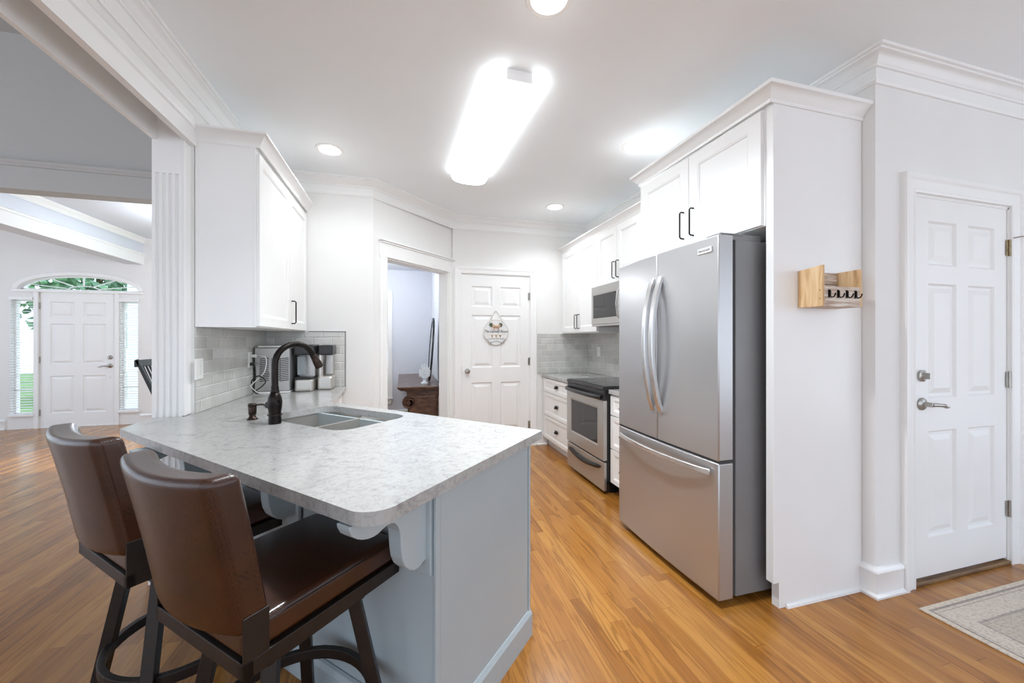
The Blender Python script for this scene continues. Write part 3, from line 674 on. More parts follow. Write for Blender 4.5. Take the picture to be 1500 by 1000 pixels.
# refrigerator cabinet with its tall side panel
XP = 1.72; YP = 1.475
c = right_cab('refrigerator_cabinet', 'tall white cabinet surround with two doors over the refrigerator', 'cabinet', 2.545, XP)
Wc = 2.545 - YP; ZB = 1.862
MB().box(0, Wc - .042, .0, XR - XP - .002, ZB, 2.455).build('cabinet_body', 'cab', c, bevel=.001)
m = MB(); m.prism([(0, .125), (.035, .125), (.035, 0), (XR - XP - .003, 0), (XR - XP - .003, 2.455), (0, 2.455)], lambda y, z: (Wc - .040, y, z), lambda y, z: (Wc, y, z)); m.build('side_panel', 'cab', c, bevel=.0015)
MB().box(0, .02, 0, XR - XP - .003, .11, ZB).build('side_panel', 'cab', c)
cab_door(c, .008, .512, ZB + .004, 2.432, 0, rail=.072); cab_door(c, .516, Wc - .052, ZB + .004, 2.432, 0, rail=.072)
pull(c, .470, 1.935, 2.10, -.02); pull(c, .556, 1.935, 2.10, -.02)
m = MB(); pf = [(0, 2.440), (.008, 2.440), (.010, 2.452), (.006, 2.456), (.012, 2.462), (.026, 2.478), (.044, 2.498), (.052, 2.502), (.054, 2.518), (0, 2.518)]
m.sweep([(0, XR - XP - .002), (0, -.02), (Wc + .0, -.02), (Wc + .0, XR - XP - .002)], pf, id3, side=1); m.build('crown', 'cab', c, smooth='auto')
m = MB(); m.sweep([(Wc, .075), (Wc, XR - XP - .03)], [(0, 0), (.014, 0), (.012, .012), (.004, .019), (0, .02)], id3, side=1); m.build('shoe_moulding', 'trim', c)
# left upper unit
XLU = -.808
c = thing('upper_cabinet', 'white two-door wall cabinet over the coffee counter beside the fluted column', 'cabinet', (XLU - .02, 2.608, 0), math.pi / 2)
Wc = YB - 2.608; Dp = XLU - .02 - XL
MB().box(0, Wc, 0, Dp - .002, 1.375, 2.450).build('cabinet_body', 'cab', c, bevel=.0015)
m = MB(); m.door(-.001, Dp - .004, 1.375, 2.44, 0, .004, [(.02, Dp - .012, 1.379, 2.42)], [(.001, .002)]); o = m.build('end_panel', 'cab', c); o.rotation_euler = (0, 0, -math.pi / 2); o.location = (-.004, Dp - .005, 0)
cab_door(c, .006, .645, 1.382, 2.395, 0); cab_door(c, .651, Wc - .012, 1.382, 2.395, 0)
pull(c, .690, 1.425, 1.595, -.02); crown_cab(c, [(0, Dp - .002), (0, -.02), (Wc, -.02)], 2.425, 2.500, .05)

# base cabinets on the right
XBF = 1.70; CT = .885
def drawer(parent, x0, x1, z0, z1, y, m_='cab', hx=None, withcup=True):
    o = MB().door(x0, x1, z0, z1, y - .02, .02, [(x0 + .045, x1 - .045, z0 + .035, z1 - .035)], SHAK).build('drawer', m_, parent, bevel=.0012)
    if withcup:
        h = cup(o, (x0 + x1) / 2, (z0 + z1) / 2, y - .02)
    return o
c = right_cab('base_cabinet', 'white three-drawer base cabinet between the far wall and the range', 'cabinet', YF - .010, XBF)
Wc = YF - .010 - 3.712; MB().box(0, Wc, 0, XR - XBF - .010, .10, .848).build('cabinet_body', 'cab', c); MB().box(0, Wc, .06, .08, 0, .10).build('toe_kick', 'cab', c)
drawer(c, .03, Wc - .006, .675, .838, 0); drawer(c, .03, Wc - .006, .395, .667, 0); drawer(c, .03, Wc - .006, .110, .387, 0)
c = right_cab('base_cabinet', 'narrow white drawer cabinet between range and refrigerator', 'cabinet', 2.945, XBF)
Wc = 2.945 - 2.556; MB().box(0, Wc, 0, XR - XBF - .010, .10, .848).build('cabinet_body', 'cab', c); MB().box(0, Wc, .06, .08, 0, .10).build('toe_kick', 'black', c)
drawer(c, .006, Wc - .006, .675, .838, 0); drawer(c, .006, Wc - .006, .395, .667, 0); drawer(c, .006, Wc - .006, .110, .387, 0)
def slab(name, label, x0, x1, y0, y1):
    o = MB().box(x0, x1, y0, y1, .849, CT).build(name, 'quartz', bevel=.004); return tag(o, label, 'countertop')
slab('countertop', 'white quartz countertop on the far side of the range', 1.665, XR - .010, 3.712, YF - .010)
slab('countertop', 'short white quartz countertop between range and refrigerator', 1.665, XR - .010, 2.552, 2.945)

# ------------------------------------------------------------ range
c = right_cab('range', 'stainless steel electric range with black glass cooktop', 'stove', 3.706, 1.655)
Wc = .755; MB().box(.002, Wc - .002, .0, .60, .10, .872).build('body', 'black', c); MB().box(.03, Wc - .03, .04, .55, 0, .10).build('toe_base', 'black', c)
m = MB(); m.box(0, Wc, -.035, .63, .872, .905); m.build('cooktop_rim', 'black', c, bevel=.006)
m = MB().box(.02, Wc - .02, -.01, .61, .905, .909); ck = m.build('glass_cooktop', 'blackglass', c, bevel=.001)
for cx, cy, r in ((.2, .14, .10), (.55, .14, .075), (.2, .45, .075), (.55, .45, .10)): MB().tube([(cx + r * math.cos(R(a)), cy + r * math.sin(R(a)), .9092) for a in range(0, 360, 10)], .0008, 5, wrap=True).build('burner_ring', 'gray', c)
MB().box(.0, Wc, -.03, 0, .79, .872).build('front_band', 'black', c, bevel=.008)
m = MB(); m.door(.0, Wc, .285, .790, -.035, .035, [(.10, Wc - .10, .395, .725)], [(.004, .004), (.012, .004)]); m.build('oven_door', 'steel2', c, bevel=.004)
MB().box(.112, Wc - .112, -.033, -.030, .407, .713).build('oven_window', 'blackglass', c)
m = MB(); pts = [(x, -.045 - .040 * math.sin(math.pi * (x - .02) / (Wc - .04)) ** .5, .818) for x in [.02 + (Wc - .04) * i / 16 for i in range(17)]]; m.tube(pts, .019, 10, flat=1.0); m.build('oven_door_handle', 'black', c, smooth='auto')
MB().box(.0, Wc, -.03, 0, .03, .270).build('storage_drawer', 'steel2', c, bevel=.006)
m = MB(); pts = [(x, -.034 - .012 * math.sin(math.pi * (x - .05) / (Wc - .10)), .225 - .035 * math.sin(math.pi * (x - .05) / (Wc - .10))) for x in [.05 + (Wc - .10) * i / 16 for i in range(17)]]; m.tube(pts, [.005] + [.018] * 15 + [.005], 10); m.build('drawer_handle', 'blackmetal', c, smooth='auto')
# ------------------------------------------------------------ microwave
c = right_cab('microwave', 'stainless over-the-range microwave under the wall cabinet', 'microwave', 3.632, 1.885)
Wc = .757; Z0, Z1 = 1.437, 1.836; MB().box(0, Wc, 0, XR - 1.885, Z0, Z1).build('body', 'gray', c, bevel=.003)
m = MB(); m.door(0, .58, Z0 + .02, Z1 - .004, -.025, .025, [(.03, .50, Z0 + .075, Z1 - .085)], [(.003, .004), (.006, .004)]); m.build('microwave_door', 'steel2', c, bevel=.003)
MB().box(.036, .494, -.0235, -.019, Z0 + .081, Z1 - .091).build('door_window', 'blackglass', c)
MB().box(.584, Wc, -.025, 0, Z0 + .02, Z1 - .004).build('control_panel', 'blackglass', c, bevel=.003); MB().box(0, Wc, -.02, 0, Z0, Z0 + .018).build('vent_grille', 'steel2', c)
m = MB(); m.tube([(.545, -.025, Z0 + .06), (.545, -.05, Z0 + .085), (.545, -.062, Z0 + .19), (.545, -.05, Z1 - .10), (.545, -.025, Z1 - .07)], .010, 8, up=(1, 0, 0)); m.build('handle', 'steelv', c, smooth='auto')

# ------------------------------------------------------------ refrigerator
c = right_cab('refrigerator', 'stainless french door refrigerator with bottom freezer drawer', 'refrigerator', 2.455, 1.47)
Wc = .905
MB().box(.004, Wc - .004, .105, .80, .04, 1.792).build('case', 'gray', c, bevel=.004)
MB().box(.010, Wc - .010, .090, .105, .05, 1.785).build('gasket', 'foam', c)
def bowed(x0, x1, z0, z1, bow=.012):
    n = 14; pts = [(x0, .088)] + [(x, -bow * math.sin(math.pi * x / Wc)) for x in [x0 + (x1 - x0) * i / n for i in range(n + 1)]] + [(x1, .088)]
    m = MB(); m.prism(pts, lambda x, y: (x, y, z0), lambda x, y: (x, y, z1)); return m
ys = 2.455 - 2.008
bowed(0, ys - .003, .712, 1.812).build('left_door', 'steel', c, bevel=.006, smooth='auto')
rd = bowed(ys + .003, Wc, .712, 1.812).build('right_door', 'steel', c, bevel=.006, smooth='auto')
fz = bowed(0, Wc, .035, .700).build('freezer_drawer', 'steel', c, bevel=.006, smooth='auto')
MB().box(0, Wc, .005, .09, .7, .712).build('divider_gap', 'foam', c)
def strap(path, wd, th, up): 
    m = MB(); rings = []
    for i, p in enumerate(path):
        a = Vector(path[max(0, i - 1)]); b = Vector(path[min(len(path) - 1, i + 1)]); t = (b - a).normalized(); u = Vector(up); n = t.cross(u).normalized(); p = Vector(p)
        rings.append([p + u * wd * sx + n * th * sy for sx, sy in ((-.5, -.5), (.5, -.5), (.5, .5), (-.5, .5))])
    m.loops(rings); return m
for x in (ys - .036, ys + .036):
    pth = [(x, -.010 - .066 * math.sin(math.pi * i / 20) ** .75, .880 + .790 * i / 20) for i in range(21)]
    strap(pth, .036, .024, (1, 0, 0)).build('handle', 'steelv', c, bevel=.004, smooth='auto')
pth = [(.04 + (Wc - .08) * i / 20, -.014 - .055 * math.sin(math.pi * i / 20) ** .7, .650) for i in range(21)]
strap(pth, .030, .014, (0, 0, 1)).build('handle', 'steelv', c, bevel=.004, smooth='auto')
m = MB().box(.80, .895, .02, .17, 1.812, 1.826).box(.83, .895, .07, .27, 1.792, 1.822); m.build('hinge_cover', 'gray', c, bevel=.004)
MB().box(.01, .11, .02, .20, 1.812, 1.822).build('hinge_cover', 'gray', c, bevel=.004)
bd = MB().box(.775, .868, -.010, -.002, 1.735, 1.763).build('badge', 'badge', c, bevel=.002)
text(None, 'badge_lettering', 'FRIGIDAIRE', .0145, 'logo', c, (.8215, -.0105, 1.749), (R(90), 0, 0), spacing=1.05)
for x in (.05, .84): MB().lathe([(.018, 0), (.022, .04)], (x, .12, 0), 12).build('foot', 'black', c)
for x in (.05, .84): MB().lathe([(.018, 0), (.022, .04)], (x, .70, 0), 12).build('foot', 'black', c)

# ------------------------------------------------------------ peninsula: cabinet, corbels, countertop
pc = thing('peninsula_cabinet', 'pale blue-gray peninsula base under the large quartz counter', 'cabinet', (0, 0, 0))
KR = .921; CAB_R = 1.545; SE = -.787   # knee wall, kitchen face, end panel in the 45 degree frame
def Q(s, r, z): x, y = SR(s, r); return (x, y, z)
n1 = (XL + .0, KR * math.sqrt(2) - XL)      # knee wall meets the left wall
body = [SR(SE, KR), SR(SE, CAB_R), (-.54, CAB_R * math.sqrt(2) + .54), (-.54, YB - .012), (XL + .01, YB - .012), (XL + .01, YCOL + .09), (XL + .01, n1[1] + .02)]
# carcass as walls so the sink has room: outer shell
m = MB(); inner = []
def offset(poly, d):
    P = [Vector(p) for p in poly]; n = len(P); out = []
    for i in range(n):
        a = (P[i] - P[i - 1]).normalized(); b = (P[(i + 1) % n] - P[i]).normalized(); na = Vector((-a.y, a.x)); nb = Vector((-b.y, b.x)); nn = (na + nb).normalized(); k = d / max(.35, nn.dot(na)); out.append(tuple(P[i] + nn * k))
    return out
area = sum(body[i][0] * body[(i + 1) % len(body)][1] - body[(i + 1) % len(body)][0] * body[i][1] for i in range(len(body)))
inner = offset(body, .02 if area > 0 else -.02)
m.plate(body, [inner], lambda x, y: (x, y, .0), lambda x, y: (x, y, .848)); m.build('cabinet_body', 'bluecab', pc)
# end panel with stiles, baseboard with cap
m = MB()
m.prism([(KR + .018, 0), (CAB_R - .018, 0), (CAB_R - .018, .006), (KR + .018, .006)], lambda r, n: Q(SE + n, r, .11), lambda r, n: Q(SE + n, r, .848)); m.build('end_panel', 'bluecab', pc)
for a, b in ((KR - .006, KR + .014), (CAB_R - .014, CAB_R + .004)): MB().prism([(a, 0), (b, 0), (b, .010), (a, .010)], lambda r, n: Q(SE + n, r, .11), lambda r, n: Q(SE + n, r, .848)).build('corner_stile', 'bluecab', pc, bevel=.002)
BBP = [(0, 0), (.018, 0), (.018, .095), (.014, .104), (.010, .112), (0, .116)]
m = MB(); m.sweep([SR(SE, CAB_R + .004), SR(SE, KR - .002), (XL + .02, n1[1] - .0)], BBP, id3, side=-1); m.build('baseboard', 'bluecab', pc)
corb = [(0, .845), (.286, .845), (.283, .832), (.276, .818), (.262, .806), (.245, .797), (.229, .792), (.212, .790), (.198, .791), (.183, .796), (.168, .800), (.152, .800), (.138, .795), (.126, .782), (.119, .765), (.116, .74), (.114, .71), (.109, .680), (.098, .655), (.080, .636), (.060, .626), (.040, .626), (.022, .634), (.010, .634), (0, .600)]
for s0, in ((SE - .022,), (-1.470,), (-2.13,)):
    o = MB().prism(corb, lambda o_, z: Q(s0, KR - .002 - o_, z), lambda o_, z: Q(s0 - .050, KR - .002 - o_, z)).build('corbel', 'bluecab', pc, bevel=.003)
    MB().prism([(s0 + .016, 0), (s0 + .016, -.014), (s0 - .066, -.014), (s0 - .066, 0)], lambda s_, n: Q(s_, KR + n, .585), lambda s_, n: Q(s_, KR + n, .847)).build('back_plate', 'bluecab', o, bevel=.003)
# small run of doors below the coffee counter (facing the kitchen)
def face_door(y0, y1, z0, z1):
    o = MB().door(0, y1 - y0, z0, z1, -.02, .02, [(.05, y1 - y0 - .05, z0 + .045, z1 - .045)] if z1 - z0 > .2 else [(.045, y1 - y0 - .045, z0 + .035, z1 - .035)], SHAK).build('door' if z1 - z0 > .2 else 'drawer', 'cab', pc)
    o.location = (-.54, y0, 0); o.rotation_euler = (0, 0, math.pi / 2); return o
for a, b in ((2.95, 3.36), (3.37, 3.78)): face_door(a, b, .11, .66); face_door(a, b, .67, .835)
def kf(s0, s1, z0, z1):   # doors on the kitchen side of the peninsula
    W_ = s1 - s0; o = MB().door(0, W_, z0, z1, -.02, .02, [(.05, W_ - .05, z0 + .045, z1 - .045)], SHAK).build('door', 'cab', pc); x, y = SR(s1, CAB_R); o.location = (x, y, 0); o.rotation_euler = (0, 0, R(135)); return o
for a, b in ((-1.30, -.82), (-1.74, -1.31), (-2.18, -1.75)): kf(a, b, .11, .835)
# countertop outline (counter-clockwise) with rounded front corner and sink cut-out
A_ = Vector((.622, 1.697)); E_ = Vector((-.478, 2.880)); D_ = Vector((-1.275, 2.255)); C_ = Vector((-.071, .968))
def fillet(p, a, b, r, n=7):
    p, a, b = Vector(p), Vector(a), Vector(b); u = (a - p).normalized(); v = (b - p).normalized(); th = math.acos(max(-1, min(1, u.dot(v)))); t = r / math.tan(th / 2)
    c_ = p + (u + v).normalized() * (r / math.sin(th / 2)); p0 = p + u * t; p1 = p + v * t; a0 = math.atan2(*(p0 - c_).yx); a1 = math.atan2(*(p1 - c_).yx); da = (a1 - a0 + math.pi) % (2 * math.pi) - math.pi
    return [(c_.x + r * math.cos(a0 + da * i / n), c_.y + r * math.sin(a0 + da * i / n)) for i in range(n + 1)]
outer = fillet(C_, D_, A_, .075) + fillet(A_, C_, E_, .008, 3) + [tuple(E_), (-.49, YB - .010), (XL + .009, YB - .010), (XL + .009, YCOL + .074), (-1.139, YCOL + .074), (-1.139, YCOL - .001), (XLO - .0, YCOL - .001)] + fillet(D_, (XLO, YCOL), C_, .012, 3)
sk = [SR(*p) for p in rrect(-2.235, -1.545, 1.165, 1.600, .085, 7)]
m = MB(); m.plate(outer, [sk], lambda x, y: (x, y, .849), lambda x, y: (x, y, CT)); o = m.build('countertop', 'quartz', bevel=.003)
tag(o, 'large white veined quartz peninsula countertop with sink cut-out', 'countertop')
# sink: two bowls under the cut-out
c = thing('kitchen_sink', 'double-bowl stainless undermount sink in the peninsula', 'sink', (*SR(-1.89, 1.38), .65))
ox, oy = SR(-1.89, 1.38)
def bowl(s0, s1, r0, r1, dep, name='basin'):
    m = MB(); ZT_ = .8485
    def ring(i, z, rad): return [(x - ox, y - oy, z - .65) for x, y in [SR(*p) for p in rrect(s0 + i, s1 - i, r0 + i, r1 - i, max(.01, rad), 6)]]
    out = [ring(-.0, ZT_, .09), ring(.0, ZT_ - .01, .09), ring(.006, ZT_ - dep * .6, .085), ring(.012, ZT_ - dep + .03, .08), ring(.030, ZT_ - dep + .006, .06), ring(.07, ZT_ - dep, .03)]
    m.loops(out, True, False); m.bm.faces.ensure_lookup_table(); last = m.bm.verts[-len(out[-1]):] if False else None
    m.loops([ring(.07, ZT_ - dep, .03), ring(.16, ZT_ - dep - .003, .01)], True, True)
    return m.build(name, 'sink', c, smooth='auto')
b1 = bowl(-2.245, -1.885, 1.158, 1.608, .20); b2 = bowl(-1.865, -1.535, 1.158, 1.608, .18)
m = MB(); rim0 = [SR(*p) for p in rrect(-2.262, -1.520, 1.14, 1.625, .09, 6)]
m.plate([(x - ox, y - oy) for x, y in rim0], [[(x - ox, y - oy) for x, y in [SR(*p) for p in rrect(-2.245, -1.885, 1.158, 1.608, .09, 6)]], [(x - ox, y - oy) for x, y in [SR(*p) for p in rrect(-1.865, -1.535, 1.158, 1.608, .09, 6)]]], lambda x, y: (x, y, .1965), lambda x, y: (x, y, .1985)); m.build('sink_rim', 'sink', c)
for s_, z_ in ((-2.065, .65), (-1.70, .67)):
    x, y = SR(s_, 1.40); MB().lathe([(0, .001), (.03, .001), (.045, .004), (.045, .0), (0, 0)], (x - ox, y - oy, z_ - .65), 20).build('drain', 'nickel', c, smooth='auto')
# faucet: body, gooseneck towards the sink, spray head, side lever
fx, fy = SR(-1.985, 1.119); c = thing('faucet', 'dark bronze gooseneck pull-down faucet at the sink', 'faucet', (fx, fy, CT), R(45))
# local +x points over the sink (direction r)
MB().lathe([(.029, 0), (.029, .018), (.027, .045), (.0275, .050), (.027, .055), (.032, .085), (.033, .105), (.030, .130), (.022, .150), (.019, .153), (.021, .157), (.019, .161), (.017, .178), (.018, .182), (.0145, .19), (0, .19)]).build('body', 'bronze', c, smooth='auto')
R0 = .105; pts = [(0, 0, .18), (0, 0, .24), (0, 0, .295)] + [(R0 - R0 * math.cos(R(a)), 0, .295 + R0 * .95 * math.sin(R(a))) for a in range(12, 157, 12)]
MB().tube(pts, .0155, 14, up=(0, 1, 0)).build('spout', 'bronze', c, smooth='auto')
pe = Vector(pts[-1]); dd = (Vector(pts[-1]) - Vector(pts[-2])).normalized()
MB().tube([pe, pe + dd * .004, pe + dd * .012, pe + dd * .05, pe + dd * .078, pe + dd * .080], [.0145, .0165, .0165, .021, .023, .018], 16, up=(0, 1, 0)).build('spray_head', 'bronze2', c, smooth='auto')
o = MB().tube([(0, .0, .085), (0, .058, .088), (0, .060, .088)], [.0185, .0185, .012], 14).tube([(0, .058, .088), (0, .092, .083), (0, .094, .083)], [.005, .004, .004], 8).build('lever_handle', 'bronze', c, smooth='auto')
MB().lathe([(.0335, .054), (.0335, .058)], (0, 0, -.012), 28).build('copper_ring', 'bronze2', c)
MB().tube([(0, -.028, .110), (0, -.052, .118)], [.004, .007], 8).build('button', 'bronze', c, smooth='auto')
dx, dy = SR(-2.190, 1.119); c = thing('soap_dispenser', 'small dark bronze soap dispenser pump beside the faucet', 'soap dispenser', (dx, dy, CT), R(45))
MB().lathe([(.026, 0), (.026, .004), (.018, .010), (.014, .022), (.018, .030), (.020, .060), (.018, .066), (0, .066)]).build('collar', 'bronze2', c, smooth='auto')
MB().lathe([(0, .062), (.017, .062), (.021, .070), (.021, .080), (.015, .084), (0, .085)]).tube([(0, 0, .074), (.04, -.012, .074), (.062, -.020, .066)], [.006, .005, .004], 8).build('pump_head', 'bronze2', c, smooth='auto')

# ------------------------------------------------------------ things on the coffee counter
def at(name, label, cat, x, y, rz=0, z=CT): return thing(name, label, cat, (x, y, z), rz)
c = at('tray', 'low white plastic tray under the vented steel appliance', 'tray', -.985, 3.60)
MB().rbox(.25, .32, .012, .005, 3, c=(0, 0, .006)).build('tray_base', 'plate', c, smooth=True)
c = at('ice_maker', 'brushed steel countertop appliance with vented side panel', 'appliance', -.985, 3.59, 0, CT + .0125)
MB().box(-.125, .125, -.12, .15, .0, .345).build('housing', 'gray', c, bevel=.008); MB().box(-.12, .12, -.128, -.12, .004, .341).build('steel_panel', 'steel2', c, bevel=.003)
m = MB()
for gx in (-.055, .025, .085):
    for k in range(13): m.obox((gx, -.1285, .085 + k * .0145), (1, 0, .12), (0, 1, 0), (-.12, 0, 1), .032, .0012, .0035)
m.build('vent_slots', 'foam', c)
MB().box(-.10, .10, -.128, .12, .345, .358).build('lid', 'plate', c, bevel=.004)
c = at('coffee_maker', 'black and steel coffee maker with wide base on the back counter', 'coffee maker', -.765, 3.61)
MB().rbox(.135, .24, .105, .02, 4, c=(0, -.02, .0525)).build('steel_base', 'sink', c, smooth=True); MB().rbox(.139, .244, .014, .006, 4, c=(0, -.02, .110)).build('base_rim', 'black', c, smooth=True)
MB().box(-.06, .06, -.02, .14, .105, .30).build('steel_column', 'steel2', c, bevel=.01); MB().box(-.055, -.0, -.10, -.022, .13, .285).build('water_tank', 'tank', c, bevel=.006)
MB().rbox(.155, .26, .085, .012, 4, c=(0, -.0, .335)).build('brew_head', 'black', c, smooth=True)
c = at('coffee_maker', 'narrow coffee maker with bright steel column next to the tile edge', 'coffee maker', -.625, 3.655)
MB().rbox(.115, .20, .115, .02, 4, c=(0, 0, .0575)).build('steel_base', 'sink', c, smooth=True); MB().box(-.02, .045, .02, .11, .115, .30).build('back_column', 'steel2', c, bevel=.01)
MB().lathe([(.020, .10), (.020, .375), (0, .378)], (-.036, -.075, 0), 20).build('steel_tube', 'sink', c, smooth='auto')
MB().rbox(.115, .20, .085, .012, 4, c=(.004, 0, .332)).build('brew_head', 'black', c, smooth=True)
# outlets
def outlet(label, loc, rz, wd=.075, gang=1, name='outlet'):
    c = thing(name, label, 'outlet', loc, rz); MB().rbox(wd, .006, .118, .003, 2, c=(0, -.003, 0)).build('cover_plate', 'plate', c, smooth=True)
    m = MB()
    for g_ in range(gang):
        gx = (g_ - (gang - 1) / 2) * .046
        m.box(gx - .0165, gx + .0165, -.0085, -.005, -.034, .034)
    m.build('receptacle', 'plate', c, bevel=.001); return c
outlet('double white wall plate on the tile beside the fluted column', (XL + .008, 2.63, 1.135), math.pi / 2, .095, 2, 'switch_plate')
outlet('white outlet on the left tile with cords plugged in', (XL + .008, 3.40, 1.150), math.pi / 2)
outlet('white outlet on the tile behind the range counter', (XR - .008, 4.30, 1.16), -math.pi / 2)
outlet('dark outlet on the tile next to the refrigerator, mostly hidden', (XR - .008, 3.9, 1.10), -math.pi / 2) if False else None
def cordo(name, label, pts, r, m_, plug):
    c = thing(name, label, 'cord', pts[0]); P0 = Vector(pts[0]); P = [Vector(p) - P0 for p in pts]; out = []
    for i in range(len(P) - 1):   # Catmull-Rom
        p0, p1, p2, p3 = P[max(0, i - 1)], P[i], P[i + 1], P[min(len(P) - 1, i + 2)]
        for k in range(8):
            t = k / 8; out.append(.5 * ((2 * p1) + (p2 - p0) * t + (2 * p0 - 5 * p1 + 4 * p2 - p3) * t * t + (-p0 + 3 * p1 - 3 * p2 + p3) * t ** 3))
    out.append(P[-1]); MB().tube(out, r, 8).build('cable', m_, c, smooth=True); MB().box(0, plug, -.012, .012, -.012, .012).build('plug', m_, c, bevel=.003); return c
x0 = XL + .0165
cordo('power_cord', 'white charging cord hanging from the left outlet', [(x0, 3.40, 1.18), (x0 + .06, 3.395, 1.182), (x0 + .11, 3.38, 1.16), (x0 + .105, 3.36, 1.06), (x0 + .05, 3.34, .99), (x0 + .03, 3.32, .955), (x0 + .09, 3.30, .905), (x0 + .14, 3.31, .903), (x0 + .17, 3.34, .890)], .003, 'cord', .045)
cordo('power_cord', 'black appliance cord coiled below the left outlet', [(x0, 3.40, 1.118), (x0 + .03, 3.40, 1.10), (x0 + .035, 3.39, 1.0), (x0 + .03, 3.36, .92), (x0 + .08, 3.34, .94), (x0 + .12, 3.34, .99), (x0 + .07, 3.35, 1.03), (x0 + .02, 3.36, .99), (x0 + .04, 3.35, .91), (x0 + .10, 3.36, .892)], .0045, 'black', .03)

# ------------------------------------------------------------ bar stools
def stool():
    t = thing('bar_stool', None, 'stool'); SWD, SDP = .408, .458; hx, hy = SWD / 2, SDP / 2    # local +y faces the counter
    z0, z1 = .570, .608
    m = MB(); th = .022
    for a in ((-hx, hx, -hy, -hy + th), (-hx, hx, hy - th, hy), (-hx, -hx + th, -hy, hy), (hx - th, hx, -hy, hy)): m.box(a[0], a[1], a[2], a[3], z0, z1)
    m.box(-hx + .02, hx - .02, -hy + .02, hy - .02, z1 - .012, z1 - .004)
    m.build('seat_frame', 'blackmetal', t, bevel=.002)
    for sx in (-1, 1): MB().box(sx * hx - (.006 if sx > 0 else 0), sx * hx + (0 if sx > 0 else .006), -hy, -hy + .055, z1, .705).build('back_bracket', 'blackmetal', t, bevel=.0015)
    sw, sd = SWD - .016, SDP - .004
    def sf(p):
        x, y, z = p
        if z > 0: z += .016 * (1 - (2 * x / sw) ** 2) * (1 - (2 * y / sd) ** 4) 
        return (x, y, z)
    s_ = MB().rbox(sw, sd, .072, .018, 14, sf, c=(0, .002, .643)).build('seat_cushion', 'leather', t, smooth=True)
    m = MB(); m.tube([(x, y, .668) for x, y in rrect(-sw / 2 - .0005, sw / 2 + .0005, -sd / 2 + .0015, sd / 2 + .0025, .022, 5)], .0016, 6, wrap=True); m.build('seam', 'stitch', s_)
    bw, bt, bh = .412, .072, .352
    def bf(p):
        x, y, z = p; u = 2 * x / bw; v = (z + bh / 2) / bh
        y2 = y + .034 * u * u - .031                      # wraps forward at the sides
        y2 -= .058 * v + .012 * v * v                             # leans back
        z2 = z + (.010 * (abs(u) ** 2) if v > .5 else 0) * (v - .5) * 2
        if v < .3: z2 -= .010 * (1 - u * u)
        w_ = 1 - .03 * (1 - v); return (x * w_, y2, z2)
    cz = .662 + bh / 2
    b_ = MB().rbox(bw, bt, bh, .020, 16, bf, c=(0, -hy + .030, cz)).build('backrest', 'leather', t, smooth=True)
    m = MB()
    for yy in (-bt / 2 + .012,):
        loop = [(x, z) for x, z in rrect(-bw / 2 + .008, bw / 2 - .008, -bh / 2 + .01, bh / 2 - .008, .026, 5)]
        top = [p for p in loop if p[1] > bh / 2 - .04]; top.sort()
        n = 24; pp = []
        for i in range(n + 1):
            x = -bw / 2 + .02 + (bw - .04) * i / n; q = bf((x, -bt / 2 + .018, bh / 2 + -.006)); pp.append((q[0], q[1] - hy + .030, q[2] + cz))
        m.tube(pp, .0018, 6)
        for sx in (-1, 1):
            pp = []
            for i in range(n + 1):
                z = -bh / 2 + .03 + (bh - .05) * i / n; q = bf((sx * (bw / 2 - .006), -bt / 2 + .018, z)); pp.append((q[0], q[1] - hy + .030, q[2] + cz))
            m.tube(pp, .0018, 6)
    m.build('seam', 'stitch', b_)
    MB().lathe([(0, .535), (.10, .535), (.10, .572), (0, .572)], n=24).build('swivel_plate', 'blackmetal', t)
    m = MB(); m.box(-.145, .145, -.145, .145, .518, .536); m.build('leg_plate', 'blackmetal', t, bevel=.003)
    for sx in (-1, 1):
        for sy in (-1, 1):
            m = MB(); m.bar((sx * .122, sy * .122, .530), (sx * .200, sy * .200, .004), .036, .036, (sx, sy, 0)); m.build('leg', 'blackmetal', t, bevel=.003)
    m = MB(); rr_ = .222; rings = []
    for k in range(48):
        a = 2 * math.pi * k / 48; c_, s2 = math.cos(a), math.sin(a); rings.append([((rr_ + o) * c_, (rr_ + o) * s2, .225 + z) for o, z in ((-.010, -.017), (.010, -.017), (.010, .017), (-.010, .017))])
    m.loops(rings, True, False, True); m.build('footrest_ring', 'blackmetal', t, bevel=.002)
    return t
def copy_tree(o, parent=None):
    c_ = o.copy(); COL.objects.link(c_); c_.parent = parent
    for ch in list(o.children): copy_tree(ch, c_)
    return c_
s1 = stool(); s1.location = (-.315, 1.260, 0); s1.rotation_euler = (0, 0, R(-43.6))
s1['label'] = 'brown embossed leather bar stool nearer the camera'; s1['group'] = 'bar stools at the peninsula'
s2 = copy_tree(s1); s2.location = (-.763, 1.712, 0); s2.rotation_euler = (0, 0, R(-44.5)); s2['label'] = 'brown embossed leather bar stool farther away, to the left of the nearer one'

